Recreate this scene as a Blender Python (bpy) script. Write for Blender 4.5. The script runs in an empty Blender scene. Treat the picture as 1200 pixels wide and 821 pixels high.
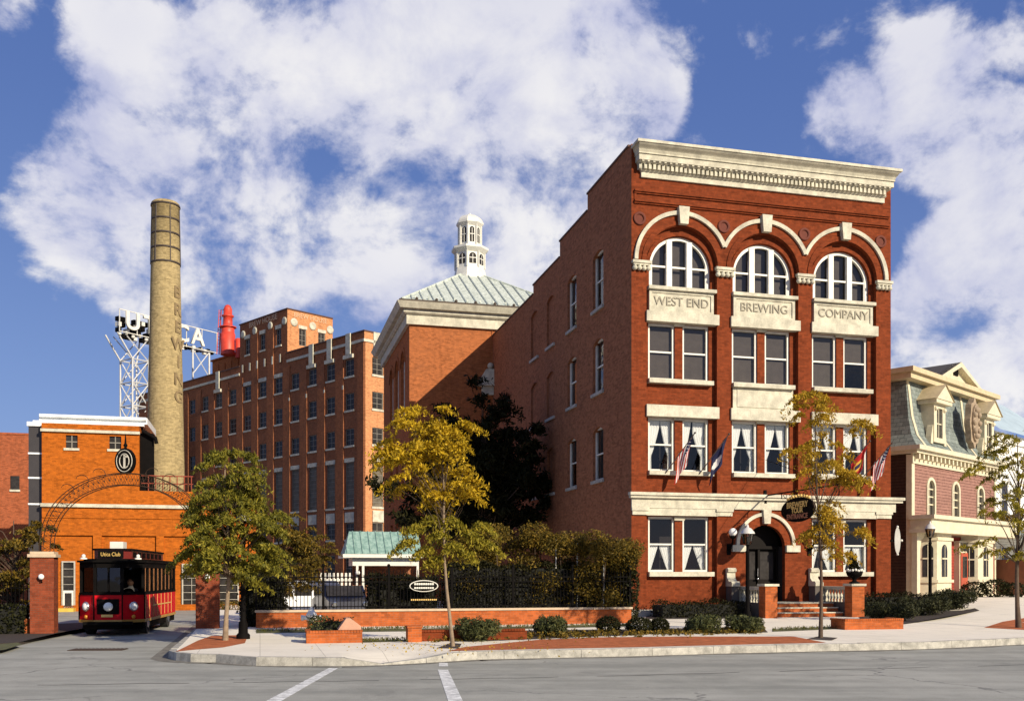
import bpy, math, random
import numpy as np
from mathutils import Vector, Matrix
from mathutils.geometry import tessellate_polygon
random.seed(7); rng = np.random.default_rng(7)
R = math.radians; PI = math.pi
S = bpy.context.scene; COL = S.collection

# ------------------------------------------------------------------ camera, light, exposure
EYE = 2.15; F = 1150.0; CX = 600.0; HY = 672.0          # photo pixels (1200 x 821)
cam_d = bpy.data.cameras.new('camera'); cam = bpy.data.objects.new('camera', cam_d); COL.objects.link(cam)
cam.location = (0, 0, EYE); cam.rotation_euler = (R(90), 0, 0)
cam_d.sensor_width = 36; cam_d.lens = 36 * F / 1200; cam_d.shift_y = (HY - 410.5) / 1200
cam_d.clip_start = 0.5; cam_d.clip_end = 5000
S.camera = cam
S.view_settings.view_transform = 'Standard'; S.view_settings.look = 'None'
S.view_settings.exposure = 0.3; S.view_settings.gamma = 1
try: S.view_settings.use_curve_mapping = False
except Exception: pass

TH = math.atan2(.2487, .9686)                            # the street frontage is turned by 14.4 degrees
UX, UY = math.cos(TH), math.sin(TH)
OX, OY = 5.186, 42.6                                     # left front corner of the office building
SUN = Vector((-.55 * UX - UY, -.55 * UY + UX, -.51)).normalized()
sd = bpy.data.lights.new('sun', 'SUN'); sd.energy = 5.0; sd.angle = R(.5); sd.color = (1, .88, .70)
so = bpy.data.objects.new('sun', sd); COL.objects.link(so); so.location = (20, -20, 60)
so.rotation_euler = SUN.to_track_quat('-Z', 'Y').to_euler()

def ramp01(nt, val, a, b):
    n = nt.nodes.new('ShaderNodeMapRange'); n.interpolation_type = 'SMOOTHSTEP'
    n.inputs['From Min'].default_value = a; n.inputs['From Max'].default_value = b
    nt.links.new(val, n.inputs['Value']); return n.outputs['Result']
def math_n(nt, op, a, b=None, c=None, clamp=False):
    n = nt.nodes.new('ShaderNodeMath'); n.operation = op; n.use_clamp = clamp
    for i, x in enumerate((a, b, c)):
        if x is None: continue
        if isinstance(x, (int, float)): n.inputs[i].default_value = x
        else: nt.links.new(x, n.inputs[i])
    return n.outputs[0]
def mixc(nt, fac, a, b, blend='MIX'):
    n = nt.nodes.new('ShaderNodeMix'); n.data_type = 'RGBA'; n.blend_type = blend
    for k, x in ((0, fac), (6, a), (7, b)):
        if isinstance(x, (int, float)): n.inputs[k].default_value = x
        elif isinstance(x, (tuple, list)): n.inputs[k].default_value = (*x[:3], 1)
        else: nt.links.new(x, n.inputs[k])
    return n.outputs[2]
def noise(nt, vec, scale, detail=4, rough=.55, dist=0):
    n = nt.nodes.new('ShaderNodeTexNoise'); n.inputs['Scale'].default_value = scale
    n.inputs['Detail'].default_value = detail; n.inputs['Roughness'].default_value = rough
    n.inputs['Distortion'].default_value = dist
    if vec is not None: nt.links.new(vec, n.inputs['Vector'])
    return n.outputs['Fac']

def make_world():
    w = bpy.data.worlds.new('World'); S.world = w; w.use_nodes = True; nt = w.node_tree; nt.nodes.clear()
    out = nt.nodes.new('ShaderNodeOutputWorld')
    sky = nt.nodes.new('ShaderNodeTexSky'); sky.sky_type = 'NISHITA'; sky.sun_disc = False
    sky.sun_elevation = math.asin(-SUN.z); sky.sun_rotation = math.atan2(-SUN.x, -SUN.y)
    sky.air_density = 1.0; sky.dust_density = .35; sky.ozone_density = 2.6
    bg1 = nt.nodes.new('ShaderNodeBackground'); bg1.inputs['Strength'].default_value = .1
    sepw = nt.nodes.new('ShaderNodeSeparateXYZ'); tcw = nt.nodes.new('ShaderNodeTexCoord'); nt.links.new(tcw.outputs['Generated'], sepw.inputs[0])
    blue = mixc(nt, ramp01(nt, sepw.outputs['Z'], .0, .5), (1.55, 2.35, 5.0), (.70, 1.28, 3.6))
    nt.links.new(mixc(nt, .82, sky.outputs[0], blue), bg1.inputs['Color'])
    tc = nt.nodes.new('ShaderNodeTexCoord'); nrm = nt.nodes.new('ShaderNodeVectorMath'); nrm.operation = 'NORMALIZE'
    nt.links.new(tc.outputs['Generated'], nrm.inputs[0]); N = nrm.outputs[0]
    # cumulus: clumps in given compass directions, broken up by noise
    blobs = [(230,230,140,1),(90,215,85,.95),(140,50,60,.75),(225,65,80,.85),(330,160,120,1),(480,110,140,1),(600,95,140,1.1),
             (700,90,90,1.1),(745,120,55,1),(600,230,130,1),(480,270,120,1),(370,290,110,.9),(650,310,75,.7),(110,270,80,.8),(800,160,45,.4),
             (1060,140,85,.85),(975,130,45,.8),(1130,175,65,.8),(1195,100,60,.75),(1190,300,110,.72),(1110,430,110,.8),(1200,440,80,.9),(1090,330,70,.6),
             (1060,25,45,.38),(1105,78,55,.5),(160,375,40,.5),(5,10,40,.6),(890,35,30,.35),(1170,20,60,.35),(720,350,70,.4),(830,50,0.01,0),
             (-200,150,180,1),(-330,330,120,.9),(1450,250,170,1),(1700,120,200,1),(-500,100,160,.9),(350,-220,200,1),(900,-300,220,1)]
    tot = None
    for px, py, r, wgt in blobs:
        if wgt == 0: continue
        c = Vector(((px - CX) / F, 1, (HY - py) / F)).normalized()
        L2 = 1 / (1 + ((px - CX) / F) ** 2 + ((HY - py) / F) ** 2)
        ang = r / F * math.sqrt(L2) * 1.25
        d = nt.nodes.new('ShaderNodeVectorMath'); d.operation = 'DOT_PRODUCT'
        nt.links.new(N, d.inputs[0]); d.inputs[1].default_value = c
        mr = nt.nodes.new('ShaderNodeMapRange'); mr.inputs['From Min'].default_value = math.cos(ang)
        mr.inputs['From Max'].default_value = 1; mr.inputs['To Max'].default_value = wgt
        nt.links.new(d.outputs['Value'], mr.inputs['Value'])
        tot = mr.outputs[0] if tot is None else math_n(nt, 'ADD', tot, mr.outputs[0])
    # clouds elsewhere in the sky (behind the camera, overhead)
    sep = nt.nodes.new('ShaderNodeSeparateXYZ'); nt.links.new(N, sep.inputs[0])
    behind = ramp01(nt, sep.outputs['Y'], .35, -.1)
    tot = math_n(nt, 'ADD', tot, math_n(nt, 'MULTIPLY', behind, .42))
    mp = nt.nodes.new('ShaderNodeMapping'); mp.inputs['Scale'].default_value = (1, 1, 1.25); nt.links.new(N, mp.inputs['Vector'])
    n1 = noise(nt, mp.outputs[0], 7.5, 12, .60, .25)
    n2 = noise(nt, mp.outputs[0], 21, 9, .62, .2)
    dens = math_n(nt, 'MINIMUM', tot, .86)
    dens = math_n(nt, 'ADD', dens, math_n(nt, 'MULTIPLY', math_n(nt, 'SUBTRACT', n1, .5), 2.9))
    dens = math_n(nt, 'ADD', dens, math_n(nt, 'MULTIPLY', math_n(nt, 'SUBTRACT', n2, .5), 1.15))
    mask = ramp01(nt, dens, .38, .96)
    mask = math_n(nt, 'MULTIPLY', mask, ramp01(nt, sep.outputs['Z'], -.02, .06))
    mask = math_n(nt, 'MULTIPLY', mask, .93)
    # cloud bodies: grey-lavender where thick and low, white where the sun strikes
    off = nt.nodes.new('ShaderNodeVectorMath'); off.operation = 'ADD'; off.inputs[1].default_value = (.03, -.02, .045)
    nt.links.new(mp.outputs[0], off.inputs[0])
    n3 = noise(nt, off.outputs[0], 7.5, 12, .60, .25)
    lit = ramp01(nt, math_n(nt, 'ADD', math_n(nt, 'SUBTRACT', n1, n3), math_n(nt, 'MULTIPLY', dens, .11)), -.10, .30)
    big = noise(nt, mp.outputs[0], 3.1, 3, .5)
    lit = math_n(nt, 'ADD', math_n(nt, 'MULTIPLY', lit, .62), math_n(nt, 'MULTIPLY', ramp01(nt, big, .38, .62), .38))
    ccol = mixc(nt, lit, (.56, .585, .80), (1.02, 1.0, .99))
    bg2 = nt.nodes.new('ShaderNodeBackground'); bg2.inputs['Strength'].default_value = .76
    nt.links.new(ccol, bg2.inputs['Color'])
    mx = nt.nodes.new('ShaderNodeMixShader'); nt.links.new(mask, mx.inputs[0])
    nt.links.new(bg1.outputs[0], mx.inputs[1]); nt.links.new(bg2.outputs[0], mx.inputs[2]); nt.links.new(mx.outputs[0], out.inputs['Surface'])
make_world()

# ------------------------------------------------------------------ materials
MATS = {}
def base(name):
    m = bpy.data.materials.new(name); m.use_nodes = True; nt = m.node_tree
    return m, nt, nt.nodes['Principled BSDF']
def bump(nt, b, h, strength, dist=.02):
    n = nt.nodes.new('ShaderNodeBump'); n.inputs['Strength'].default_value = strength; n.inputs['Distance'].default_value = dist
    nt.links.new(h, n.inputs['Height']); nt.links.new(n.outputs[0], b.inputs['Normal'])
def objco(nt):
    t = nt.nodes.new('ShaderNodeTexCoord'); return t.outputs['Object']
def plain(name, col, rough=.6, metal=0, var=.18, scale=3, emit=None, spec=.5, streak=0):
    """painted, cast or carved surface with worn, uneven colour"""
    if name in MATS: return MATS[name]
    m, nt, b = base(name); co = objco(nt)
    n = noise(nt, co, scale, 5, .6); n2 = noise(nt, co, scale * 9, 3, .6)
    f = math_n(nt, 'ADD', math_n(nt, 'MULTIPLY', n, .7), math_n(nt, 'MULTIPLY', n2, .3))
    f = ramp01(nt, f, .3, .72)
    c = mixc(nt, f, tuple(x * (1 - var) for x in col), tuple(min(1, x * (1 + var * .6)) for x in col))
    if streak:
        mp = nt.nodes.new('ShaderNodeMapping'); mp.inputs['Scale'].default_value = (5, 5, .5); nt.links.new(co, mp.inputs['Vector'])
        c = mixc(nt, math_n(nt, 'MULTIPLY', ramp01(nt, noise(nt, mp.outputs[0], 1.3, 5, .7), .5, .78), streak), c, tuple(x * .35 for x in col))
    nt.links.new(c, b.inputs['Base Color']); b.inputs['Roughness'].default_value = rough; b.inputs['Metallic'].default_value = metal
    b.inputs['Specular IOR Level'].default_value = spec
    if emit: b.inputs['Emission Color'].default_value = (*col, 1); b.inputs['Emission Strength'].default_value = emit
    bump(nt, b, n2, .15, .01)
    MATS[name] = m; return m
def brick(name, c1, c2, mortar, w=.215, h=.075, stain=.35, grime=(.08, .05, .035), ms=.009):
    if name in MATS: return MATS[name]
    m, nt, b = base(name)
    tc = nt.nodes.new('ShaderNodeTexCoord')
    bt = nt.nodes.new('ShaderNodeTexBrick'); nt.links.new(tc.outputs['UV'], bt.inputs['Vector'])
    bt.inputs['Scale'].default_value = 1; bt.inputs['Brick Width'].default_value = w; bt.inputs['Row Height'].default_value = h
    bt.inputs['Mortar Size'].default_value = ms; bt.inputs['Mortar Smooth'].default_value = .3; bt.inputs['Bias'].default_value = -.1
    bt.inputs['Color1'].default_value = (*c1, 1); bt.inputs['Color2'].default_value = (*c2, 1); bt.inputs['Mortar'].default_value = (*mortar, 1)
    co = tc.outputs['Object']
    n1 = noise(nt, co, .55, 6, .62, .4); n2 = noise(nt, co, 4.5, 5, .65); n3 = noise(nt, co, 22, 2, .6)
    n4 = noise(nt, co, 1.7, 5, .65, .8)
    c = mixc(nt, math_n(nt, 'MULTIPLY', ramp01(nt, n2, .42, .7), .4), bt.outputs['Color'], tuple(min(1, x * 1.5) for x in c2))
    c = mixc(nt, math_n(nt, 'MULTIPLY', ramp01(nt, n4, .5, .72), .4), c, tuple(x * .55 for x in c1))
    c = mixc(nt, math_n(nt, 'MULTIPLY', ramp01(nt, n1, .5, .8), stain), c, grime)
    c = mixc(nt, math_n(nt, 'MULTIPLY', ramp01(nt, n3, .52, .7), .22), c, tuple(x * .45 for x in c1))
    mp = nt.nodes.new('ShaderNodeMapping'); mp.inputs['Scale'].default_value = (2.4, 2.4, .2); nt.links.new(co, mp.inputs['Vector'])
    c = mixc(nt, math_n(nt, 'MULTIPLY', ramp01(nt, noise(nt, mp.outputs[0], 1.1, 6, .68), .5, .78), .5), c, tuple(x * .5 for x in c1))
    b2 = nt.nodes.new('ShaderNodeTexBrick'); nt.links.new(tc.outputs['UV'], b2.inputs['Vector']); b2.inputs['Scale'].default_value = 1; b2.inputs['Brick Width'].default_value = w; b2.inputs['Row Height'].default_value = h; b2.inputs['Mortar Size'].default_value = 0; b2.inputs['Bias'].default_value = 0
    b2.inputs['Color1'].default_value = (0, 0, 0, 1); b2.inputs['Color2'].default_value = (1, 1, 1, 1)
    if w < 2: c = mixc(nt, math_n(nt, 'MULTIPLY', ramp01(nt, b2.outputs['Color'], .6, .95), .42), c, tuple(x * .45 for x in c1)); c = mixc(nt, math_n(nt, 'MULTIPLY', ramp01(nt, b2.outputs['Color'], .4, .05), .3), c, tuple(min(1, x * 1.5) for x in c2))
    nt.links.new(c, b.inputs['Base Color']); b.inputs['Roughness'].default_value = .9; b.inputs['Specular IOR Level'].default_value = .08
    bump(nt, b, math_n(nt, 'SUBTRACT', n3, bt.outputs['Fac']), .4, .008)
    MATS[name] = m; return m
def leaf_mat(name, cols, rough=.6, trans=.3, spec=.2):
    if name in MATS: return MATS[name]
    m, nt, b = base(name)
    g = nt.nodes.new('ShaderNodeNewGeometry'); cr = nt.nodes.new('ShaderNodeValToRGB'); el = cr.color_ramp.elements
    while len(el) < len(cols): el.new(.5)
    for i, c in enumerate(cols): el[i].position = i / (len(cols) - 1); el[i].color = (*c, 1)
    n = noise(nt, objco(nt), 1.6, 3, .6)
    f = math_n(nt, 'ADD', math_n(nt, 'MULTIPLY', g.outputs['Random Per Island'], .65), math_n(nt, 'MULTIPLY', math_n(nt, 'SUBTRACT', n, .3), .9), clamp=True)
    nt.links.new(f, cr.inputs[0]); nt.links.new(cr.outputs[0], b.inputs['Base Color'])
    b.inputs['Roughness'].default_value = rough; b.inputs['Specular IOR Level'].default_value = spec
    tr = nt.nodes.new('ShaderNodeBsdfTranslucent'); nt.links.new(cr.outputs[0], tr.inputs['Color'])
    mx = nt.nodes.new('ShaderNodeMixShader'); mx.inputs[0].default_value = trans
    nt.links.new(b.outputs[0], mx.inputs[1]); nt.links.new(tr.outputs[0], mx.inputs[2])
    nt.links.new(mx.outputs[0], nt.nodes['Material Output'].inputs['Surface'])
    MATS[name] = m; return m
def glass_mat(name, tint=.8, refl=.5, col=(1, 1, 1)):
    if name in MATS: return MATS[name]
    m, nt, b = base(name); nt.nodes.remove(b)
    t = nt.nodes.new('ShaderNodeBsdfTransparent'); t.inputs[0].default_value = (tint * col[0], tint * col[1], tint * col[2], 1)
    g = nt.nodes.new('ShaderNodeBsdfGlossy'); g.inputs['Roughness'].default_value = .03
    fr = nt.nodes.new('ShaderNodeFresnel'); fr.inputs[0].default_value = 1.5
    wob = noise(nt, objco(nt), 1.2, 2, .5); bp = nt.nodes.new('ShaderNodeBump'); bp.inputs['Strength'].default_value = .12; bp.inputs['Distance'].default_value = .05
    nt.links.new(wob, bp.inputs['Height']); nt.links.new(bp.outputs[0], g.inputs['Normal'])
    f = math_n(nt, 'ADD', math_n(nt, 'MULTIPLY', fr.outputs[0], 1.0), refl * .2, clamp=True)
    mx = nt.nodes.new('ShaderNodeMixShader'); nt.links.new(f, mx.inputs[0])
    nt.links.new(t.outputs[0], mx.inputs[1]); nt.links.new(g.outputs[0], mx.inputs[2])
    nt.links.new(mx.outputs[0], nt.nodes['Material Output'].inputs['Surface'])
    MATS[name] = m; return m

M_red = brick('red_brick', (.155, .031, .0105), (.215, .047, .015), (.14, .045, .022), stain=.55, grime=(.075, .02, .008))
M_side = brick('brown_brick', (.28, .108, .052), (.335, .132, .064), (.21, .115, .07), stain=.3)
M_brew = brick('weathered_brick', (.265, .094, .040), (.32, .12, .052), (.2, .1, .06), stain=.35)
M_orange = brick('orange_brick', (.38, .094, .0085), (.44, .114, .012), (.33, .10, .02), stain=.3, grime=(.24, .05, .008))
M_tower = brick('tan_red_brick', (.34, .105, .034), (.39, .128, .042), (.28, .12, .06), stain=.25)
M_brew_sunlit = brick('sunlit_brick', (.50, .21, .085), (.58, .26, .11), (.42, .24, .14), stain=.25, grime=(.25, .08, .03))  # sunlight on the brew house's right faces, put into a paler brick
M_wall = brick('garden_brick', (.34, .080, .02), (.42, .11, .03), (.32, .13, .07), stain=.3)
M_farb = brick('far_brick', (.30, .08, .03), (.36, .10, .04), (.24, .1, .06), stain=.3)
M_chim = brick('buff_brick', (.33, .25, .115), (.40, .31, .155), (.27, .215, .12), w=.3, h=.1, stain=.35, grime=(.2, .14, .06))
M_pave = brick('paving_brick', (.40, .11, .04), (.48, .15, .06), (.36, .18, .1), w=.2, h=.1, stain=.2)
M_stone = plain('limestone', (.56, .525, .40), .8, var=.34, scale=2.2, streak=.3)
M_grey_stone = plain('grey_stone', (.40, .38, .33), .8, var=.3)
M_white = plain('white_paint', (.70, .68, .59), .5, var=.14, streak=.1)
M_cream = plain('cream_paint', (.62, .56, .39), .5, var=.16, streak=.12)
M_black = plain('black_iron', (.006, .005, .0045), .7, var=.3, spec=.05)
M_dark = plain('dark_interior', (.018, .014, .012), .9)
M_blind = plain('grey_blind', (.085, .070, .060), .8, var=.2)
M_roofing = plain('roofing_felt', (.07, .065, .06), .9)
M_curtain = plain('white_curtain', (.80, .82, .80), .9, var=.06)
M_glass = glass_mat('window_glass', .85, .05)
M_glass_dark = plain('dark_glass', (.040, .036, .033), .15, var=.6, scale=.6, spec=.12)
M_glass_block = plain('glass_block', (.15, .13, .095), .5, var=.4, scale=1.5, spec=.1)
M_redtank = plain('red_tank_paint', (.62, .055, .025), .5, var=.25, scale=1)
M_bark = plain('bark', (.10, .065, .04), .9, var=.4, scale=6)
M_barkpale = plain('pale_bark', (.26, .19, .12), .9, var=.35, scale=6)
M_redpaint = plain('crimson_paint', (.56, .006, .012), .5, var=.14, spec=.12)
M_gold = plain('gold_paint', (.72, .47, .13), .5)
M_chrome = plain('chrome', (.8, .8, .78), .2, metal=.9)
M_rubber = plain('rubber', (.015, .015, .015), .8)
M_wood = plain('brown_wood', (.2, .075, .03), .6)
M_lampglass = plain('frosted_glass', (.85, .84, .78), .3, var=.05)
M_amber = glass_mat('amber_glass', .75, .4, (1, .8, .55))

def copper(name, c1, c2):
    m, nt, b = base(name); tc = nt.nodes.new('ShaderNodeTexCoord'); mp = nt.nodes.new('ShaderNodeMapping'); mp.inputs['Scale'].default_value = (3, 3, .35)
    nt.links.new(tc.outputs['Object'], mp.inputs['Vector']); n = noise(nt, mp.outputs[0], 1.8, 6, .65)
    nt.links.new(mixc(nt, ramp01(nt, n, .35, .68), c1, c2), b.inputs['Base Color']); b.inputs['Roughness'].default_value = .7; return m
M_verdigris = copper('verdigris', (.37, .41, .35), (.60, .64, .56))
M_copper2 = copper('verdigris_pale', (.15, .26, .22), (.30, .43, .365))
M_verd_dark = copper('verdigris_dark', (.16, .19, .14), (.34, .38, .3))
def slate_mat():
    m = brick('slate_shingle', (.165, .195, .182), (.21, .235, .215), (.06, .08, .075), w=.35, h=.22, stain=.3, grime=(.12, .15, .13), ms=.016); return m
M_slate = slate_mat()
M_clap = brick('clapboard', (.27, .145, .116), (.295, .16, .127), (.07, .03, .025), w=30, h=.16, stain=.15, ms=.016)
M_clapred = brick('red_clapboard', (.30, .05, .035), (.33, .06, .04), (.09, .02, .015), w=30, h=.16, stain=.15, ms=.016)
M_clapwhite = brick('white_clapboard', (.78, .76, .70), (.8, .78, .72), (.35, .34, .32), w=30, h=.16, stain=.1, ms=.016)

def asphalt():
    m, nt, b = base('asphalt'); co = objco(nt)
    n1 = noise(nt, co, .16, 6, .6, .5); n2 = noise(nt, co, 38, 4, .75); n3 = noise(nt, co, 1.3, 6, .65)
    mp = nt.nodes.new('ShaderNodeMapping'); mp.inputs['Scale'].default_value = (.07, 1.1, 1); mp.inputs['Rotation'].default_value = (0, 0, -TH); nt.links.new(co, mp.inputs['Vector'])
    n4 = noise(nt, mp.outputs[0], 1, 4, .6)
    f = math_n(nt, 'ADD', math_n(nt, 'MULTIPLY', n1, .3), math_n(nt, 'ADD', math_n(nt, 'MULTIPLY', n3, .3), math_n(nt, 'MULTIPLY', n4, .4)))
    c = mixc(nt, ramp01(nt, f, .35, .65), (.24, .24, .20), (.42, .41, .345))
    c = mixc(nt, math_n(nt, 'MULTIPLY', ramp01(nt, n2, .45, .72), .55), c, (.12, .12, .11))
    v = nt.nodes.new('ShaderNodeTexVoronoi'); v.feature = 'DISTANCE_TO_EDGE'; v.inputs['Scale'].default_value = .22
    nz = nt.nodes.new('ShaderNodeTexNoise'); nz.inputs['Scale'].default_value = 1.5; nz.inputs['Detail'].default_value = 5; nt.links.new(co, nz.inputs['Vector'])
    vm = nt.nodes.new('ShaderNodeVectorMath'); vm.operation = 'ADD'; nt.links.new(co, vm.inputs[0]); nt.links.new(nz.outputs['Color'], vm.inputs[1]); nt.links.new(vm.outputs[0], v.inputs['Vector'])
    crack = math_n(nt, 'MULTIPLY', ramp01(nt, v.outputs['Distance'], .012, .002), ramp01(nt, n1, .5, .62))
    c = mixc(nt, math_n(nt, 'MULTIPLY', crack, .6), c, (.05, .05, .05))
    n5 = noise(nt, co, .55, 5, .7, 1.2); c = mixc(nt, math_n(nt, 'MULTIPLY', ramp01(nt, n5, .58, .75), .38), c, (.12, .115, .10))
    n6 = noise(nt, co, 2.6, 3, .6); c = mixc(nt, math_n(nt, 'MULTIPLY', ramp01(nt, n6, .68, .76), .5), c, (.07, .068, .06))
    nt.links.new(c, b.inputs['Base Color']); b.inputs['Roughness'].default_value = .9; bump(nt, b, n2, .5, .01); return m
def concrete(name, c1, c2, joint=1.5):
    m, nt, b = base(name); tc = nt.nodes.new('ShaderNodeTexCoord')
    mp = nt.nodes.new('ShaderNodeMapping'); mp.inputs['Rotation'].default_value = (0, 0, -TH); nt.links.new(tc.outputs['Object'], mp.inputs['Vector'])
    bt = nt.nodes.new('ShaderNodeTexBrick'); nt.links.new(mp.outputs[0], bt.inputs['Vector']); bt.offset = 0
    bt.inputs['Scale'].default_value = 1; bt.inputs['Brick Width'].default_value = joint; bt.inputs['Row Height'].default_value = joint
    bt.inputs['Mortar Size'].default_value = .012; bt.inputs['Color1'].default_value = (*c1, 1); bt.inputs['Color2'].default_value = (*c2, 1)
    bt.inputs['Mortar'].default_value = tuple(x * .72 for x in c1) + (1,)
    co = tc.outputs['Object']; n1 = noise(nt, co, .7, 6, .65, .3); n2 = noise(nt, co, 30, 4, .7)
    c = mixc(nt, math_n(nt, 'MULTIPLY', ramp01(nt, n1, .45, .75), .35), bt.outputs['Color'], tuple(x * .62 for x in c1))
    c = mixc(nt, math_n(nt, 'MULTIPLY', ramp01(nt, n2, .5, .75), .25), c, tuple(x * .6 for x in c1))
    nt.links.new(c, b.inputs['Base Color']); b.inputs['Roughness'].default_value = .9; bump(nt, b, n2, .3, .006); return m
M_asph = asphalt()
M_conc = concrete('concrete', (.80, .735, .59), (.84, .77, .63))
M_kerb = plain('granite_kerb', (.42, .40, .34), .85, var=.45, scale=4)
M_mulch = plain('mulch', (.045, .03, .02), .95, var=.5, scale=9)
M_paint = plain('road_paint', (.78, .765, .70), .8, var=.55, scale=5, streak=0)
M_soil = plain('bare_ground', (.16, .14, .10), .95, var=.3, scale=.5)
M_grassb = plain('turf', (.10, .10, .03), .95, var=.4, scale=4)

L_green = leaf_mat('locust_leaf', [(.04, .045, .009), (.125, .122, .017), (.25, .22, .025), (.44, .35, .035)], trans=.35)
L_gold = leaf_mat('golden_leaf', [(.16, .115, .008), (.38, .255, .012), (.60, .40, .018), (.74, .50, .03)], trans=.35)
L_yelgreen = leaf_mat('yellow_green_leaf', [(.09, .088, .012), (.21, .185, .018), (.36, .29, .028), (.50, .38, .04)], trans=.35)
L_russet = leaf_mat('russet_leaf', [(.028, .026, .006), (.09, .068, .010), (.19, .125, .016), (.32, .19, .025)], trans=.28)
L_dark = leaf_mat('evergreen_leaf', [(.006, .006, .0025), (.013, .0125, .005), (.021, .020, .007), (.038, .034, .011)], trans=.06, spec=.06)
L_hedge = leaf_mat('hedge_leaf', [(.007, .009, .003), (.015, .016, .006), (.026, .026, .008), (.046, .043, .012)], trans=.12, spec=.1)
L_juniper = leaf_mat('juniper_leaf', [(.02, .028, .012), (.05, .06, .022), (.09, .095, .03), (.15, .14, .045)], trans=.12)
L_sap = leaf_mat('sapling_leaf', [(.16, .11, .014), (.36, .235, .018), (.55, .35, .025), (.68, .44, .04)], trans=.38)

# ------------------------------------------------------------------ mesh building
class MB:
    def __init__(s): s.v = []; s.f = []; s.m = []; s.sm = []; s.T = None
    def add(s, vs, fs, mat=0, smooth=False):
        o = len(s.v)
        for p in vs:
            p = Vector(p)
            if s.T is not None: p = s.T @ p
            s.v.append(tuple(p))
        for f in fs: s.f.append(tuple(i + o for i in f)); s.m.append(mat); s.sm.append(smooth)
        return s
    def box(s, x0, x1, y0, y1, z0, z1, mat=0):
        v = [(x, y, z) for z in (z0, z1) for y in (y0, y1) for x in (x0, x1)]
        return s.add(v, [(0, 2, 3, 1), (4, 5, 7, 6), (0, 1, 5, 4), (2, 6, 7, 3), (0, 4, 6, 2), (1, 3, 7, 5)], mat)
    def quad(s, a, b, c, d, mat=0): return s.add([a, b, c, d], [(0, 1, 2, 3)], mat)
    def prism(s, poly, y0, y1, mat=0, plane='xz', smooth=False):
        n = len(poly); g = (lambda p, t: (p[0], t, p[1])) if plane == 'xz' else ((lambda p, t: (p[0], p[1], t)) if plane == 'xy' else (lambda p, t: (t, p[0], p[1])))
        v = [g(p, y0) for p in poly] + [g(p, y1) for p in poly]
        s.add(v, [tuple(range(n)), tuple(range(2 * n - 1, n - 1, -1))], mat)
        return s.add(v, [(i, i + n, (i + 1) % n + n, (i + 1) % n) for i in range(n)], mat, smooth)
    def holes(s, outer, hs, y, depth, mat=0, matr=None):
        """a wall sheet in the x-z plane at y with openings whose reveals run back by depth"""
        polys = [[Vector((p[0], p[1], 0)) for p in q] for q in [outer] + list(hs)]
        tri = tessellate_polygon(polys); flat = [p for q in polys for p in q]
        s.add([(p.x, y, p.y) for p in flat], [tuple(t) for t in tri], mat)
        for h in hs:
            n = len(h); v = [(p[0], y, p[1]) for p in h] + [(p[0], y + depth, p[1]) for p in h]
            s.add(v, [(i, (i + 1) % n, (i + 1) % n + n, i + n) for i in range(n)], mat if matr is None else matr)
        return s
    def tube(s, pts, rad, n=6, mat=0, caps=True):
        pts = [Vector(p) for p in pts]; k = len(pts)
        if isinstance(rad, (int, float)): rad = [rad] * k
        v = []
        for i, p in enumerate(pts):
            d = (pts[min(i + 1, k - 1)] - pts[max(i - 1, 0)]).normalized()
            a = d.cross(Vector((0, 0, 1)) if abs(d.z) < .9 else Vector((1, 0, 0))).normalized(); b = d.cross(a)
            for j in range(n):
                t = 2 * PI * j / n; v.append(p + (a * math.cos(t) + b * math.sin(t)) * rad[i])
        fs = [(i * n + j, i * n + (j + 1) % n, (i + 1) * n + (j + 1) % n, (i + 1) * n + j) for i in range(k - 1) for j in range(n)]
        s.add(v, fs, mat, n > 4)
        if caps: s.add(v[:n], [tuple(range(n))], mat); s.add(v[-n:], [tuple(range(n))], mat)
        return s
    def lathe(s, prof, n=16, c=(0, 0, 0), mat=0, axis='z', smooth=True):
        v = []
        for r, z in prof:
            for j in range(n):
                t = 2 * PI * (j + .5) / n; a, b = r * math.cos(t), r * math.sin(t)
                q = (a, b, z) if axis == 'z' else ((a, z, b) if axis == 'y' else (z, a, b))
                v.append((c[0] + q[0], c[1] + q[1], c[2] + q[2]))
        k = len(prof)
        s.add(v, [(i * n + j, i * n + (j + 1) % n, (i + 1) * n + (j + 1) % n, (i + 1) * n + j) for i in range(k - 1) for j in range(n)], mat, smooth)
        s.add(v[:n], [tuple(range(n))], mat); s.add(v[-n:], [tuple(range(n))], mat); return s
    def ball(s, c, r, n=12, mat=0, sz=1):
        return s.lathe([(max(.001, r * math.sin(PI * i / 8)), -r * sz * math.cos(PI * i / 8)) for i in range(9)], n, c, mat)
    def mesh(s, name, mats):
        me = bpy.data.meshes.new(name); me.from_pydata(s.v, [], s.f); me.update()
        for m in (mats if isinstance(mats, (list, tuple)) else [mats]): me.materials.append(m)
        me.polygons.foreach_set('material_index', s.m); me.polygons.foreach_set('use_smooth', s.sm)
        uv = me.uv_layers.new(name='UVMap').data
        for p in me.polygons:
            nx, ny, nz = p.normal
            if abs(nz) > .8:
                for li in p.loop_indices: c = me.vertices[me.loops[li].vertex_index].co; uv[li].uv = (c.x, c.y)
            else:
                h = math.hypot(nx, ny); tx, ty = -ny / h, nx / h
                for li in p.loop_indices: c = me.vertices[me.loops[li].vertex_index].co; uv[li].uv = (c.x * tx + c.y * ty, c.z)
        return me
    def build(s, name, mats, parent=None, loc=(0, 0, 0), rotz=0):
        return put(name, s.mesh(name, mats), parent, loc, rotz)
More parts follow.
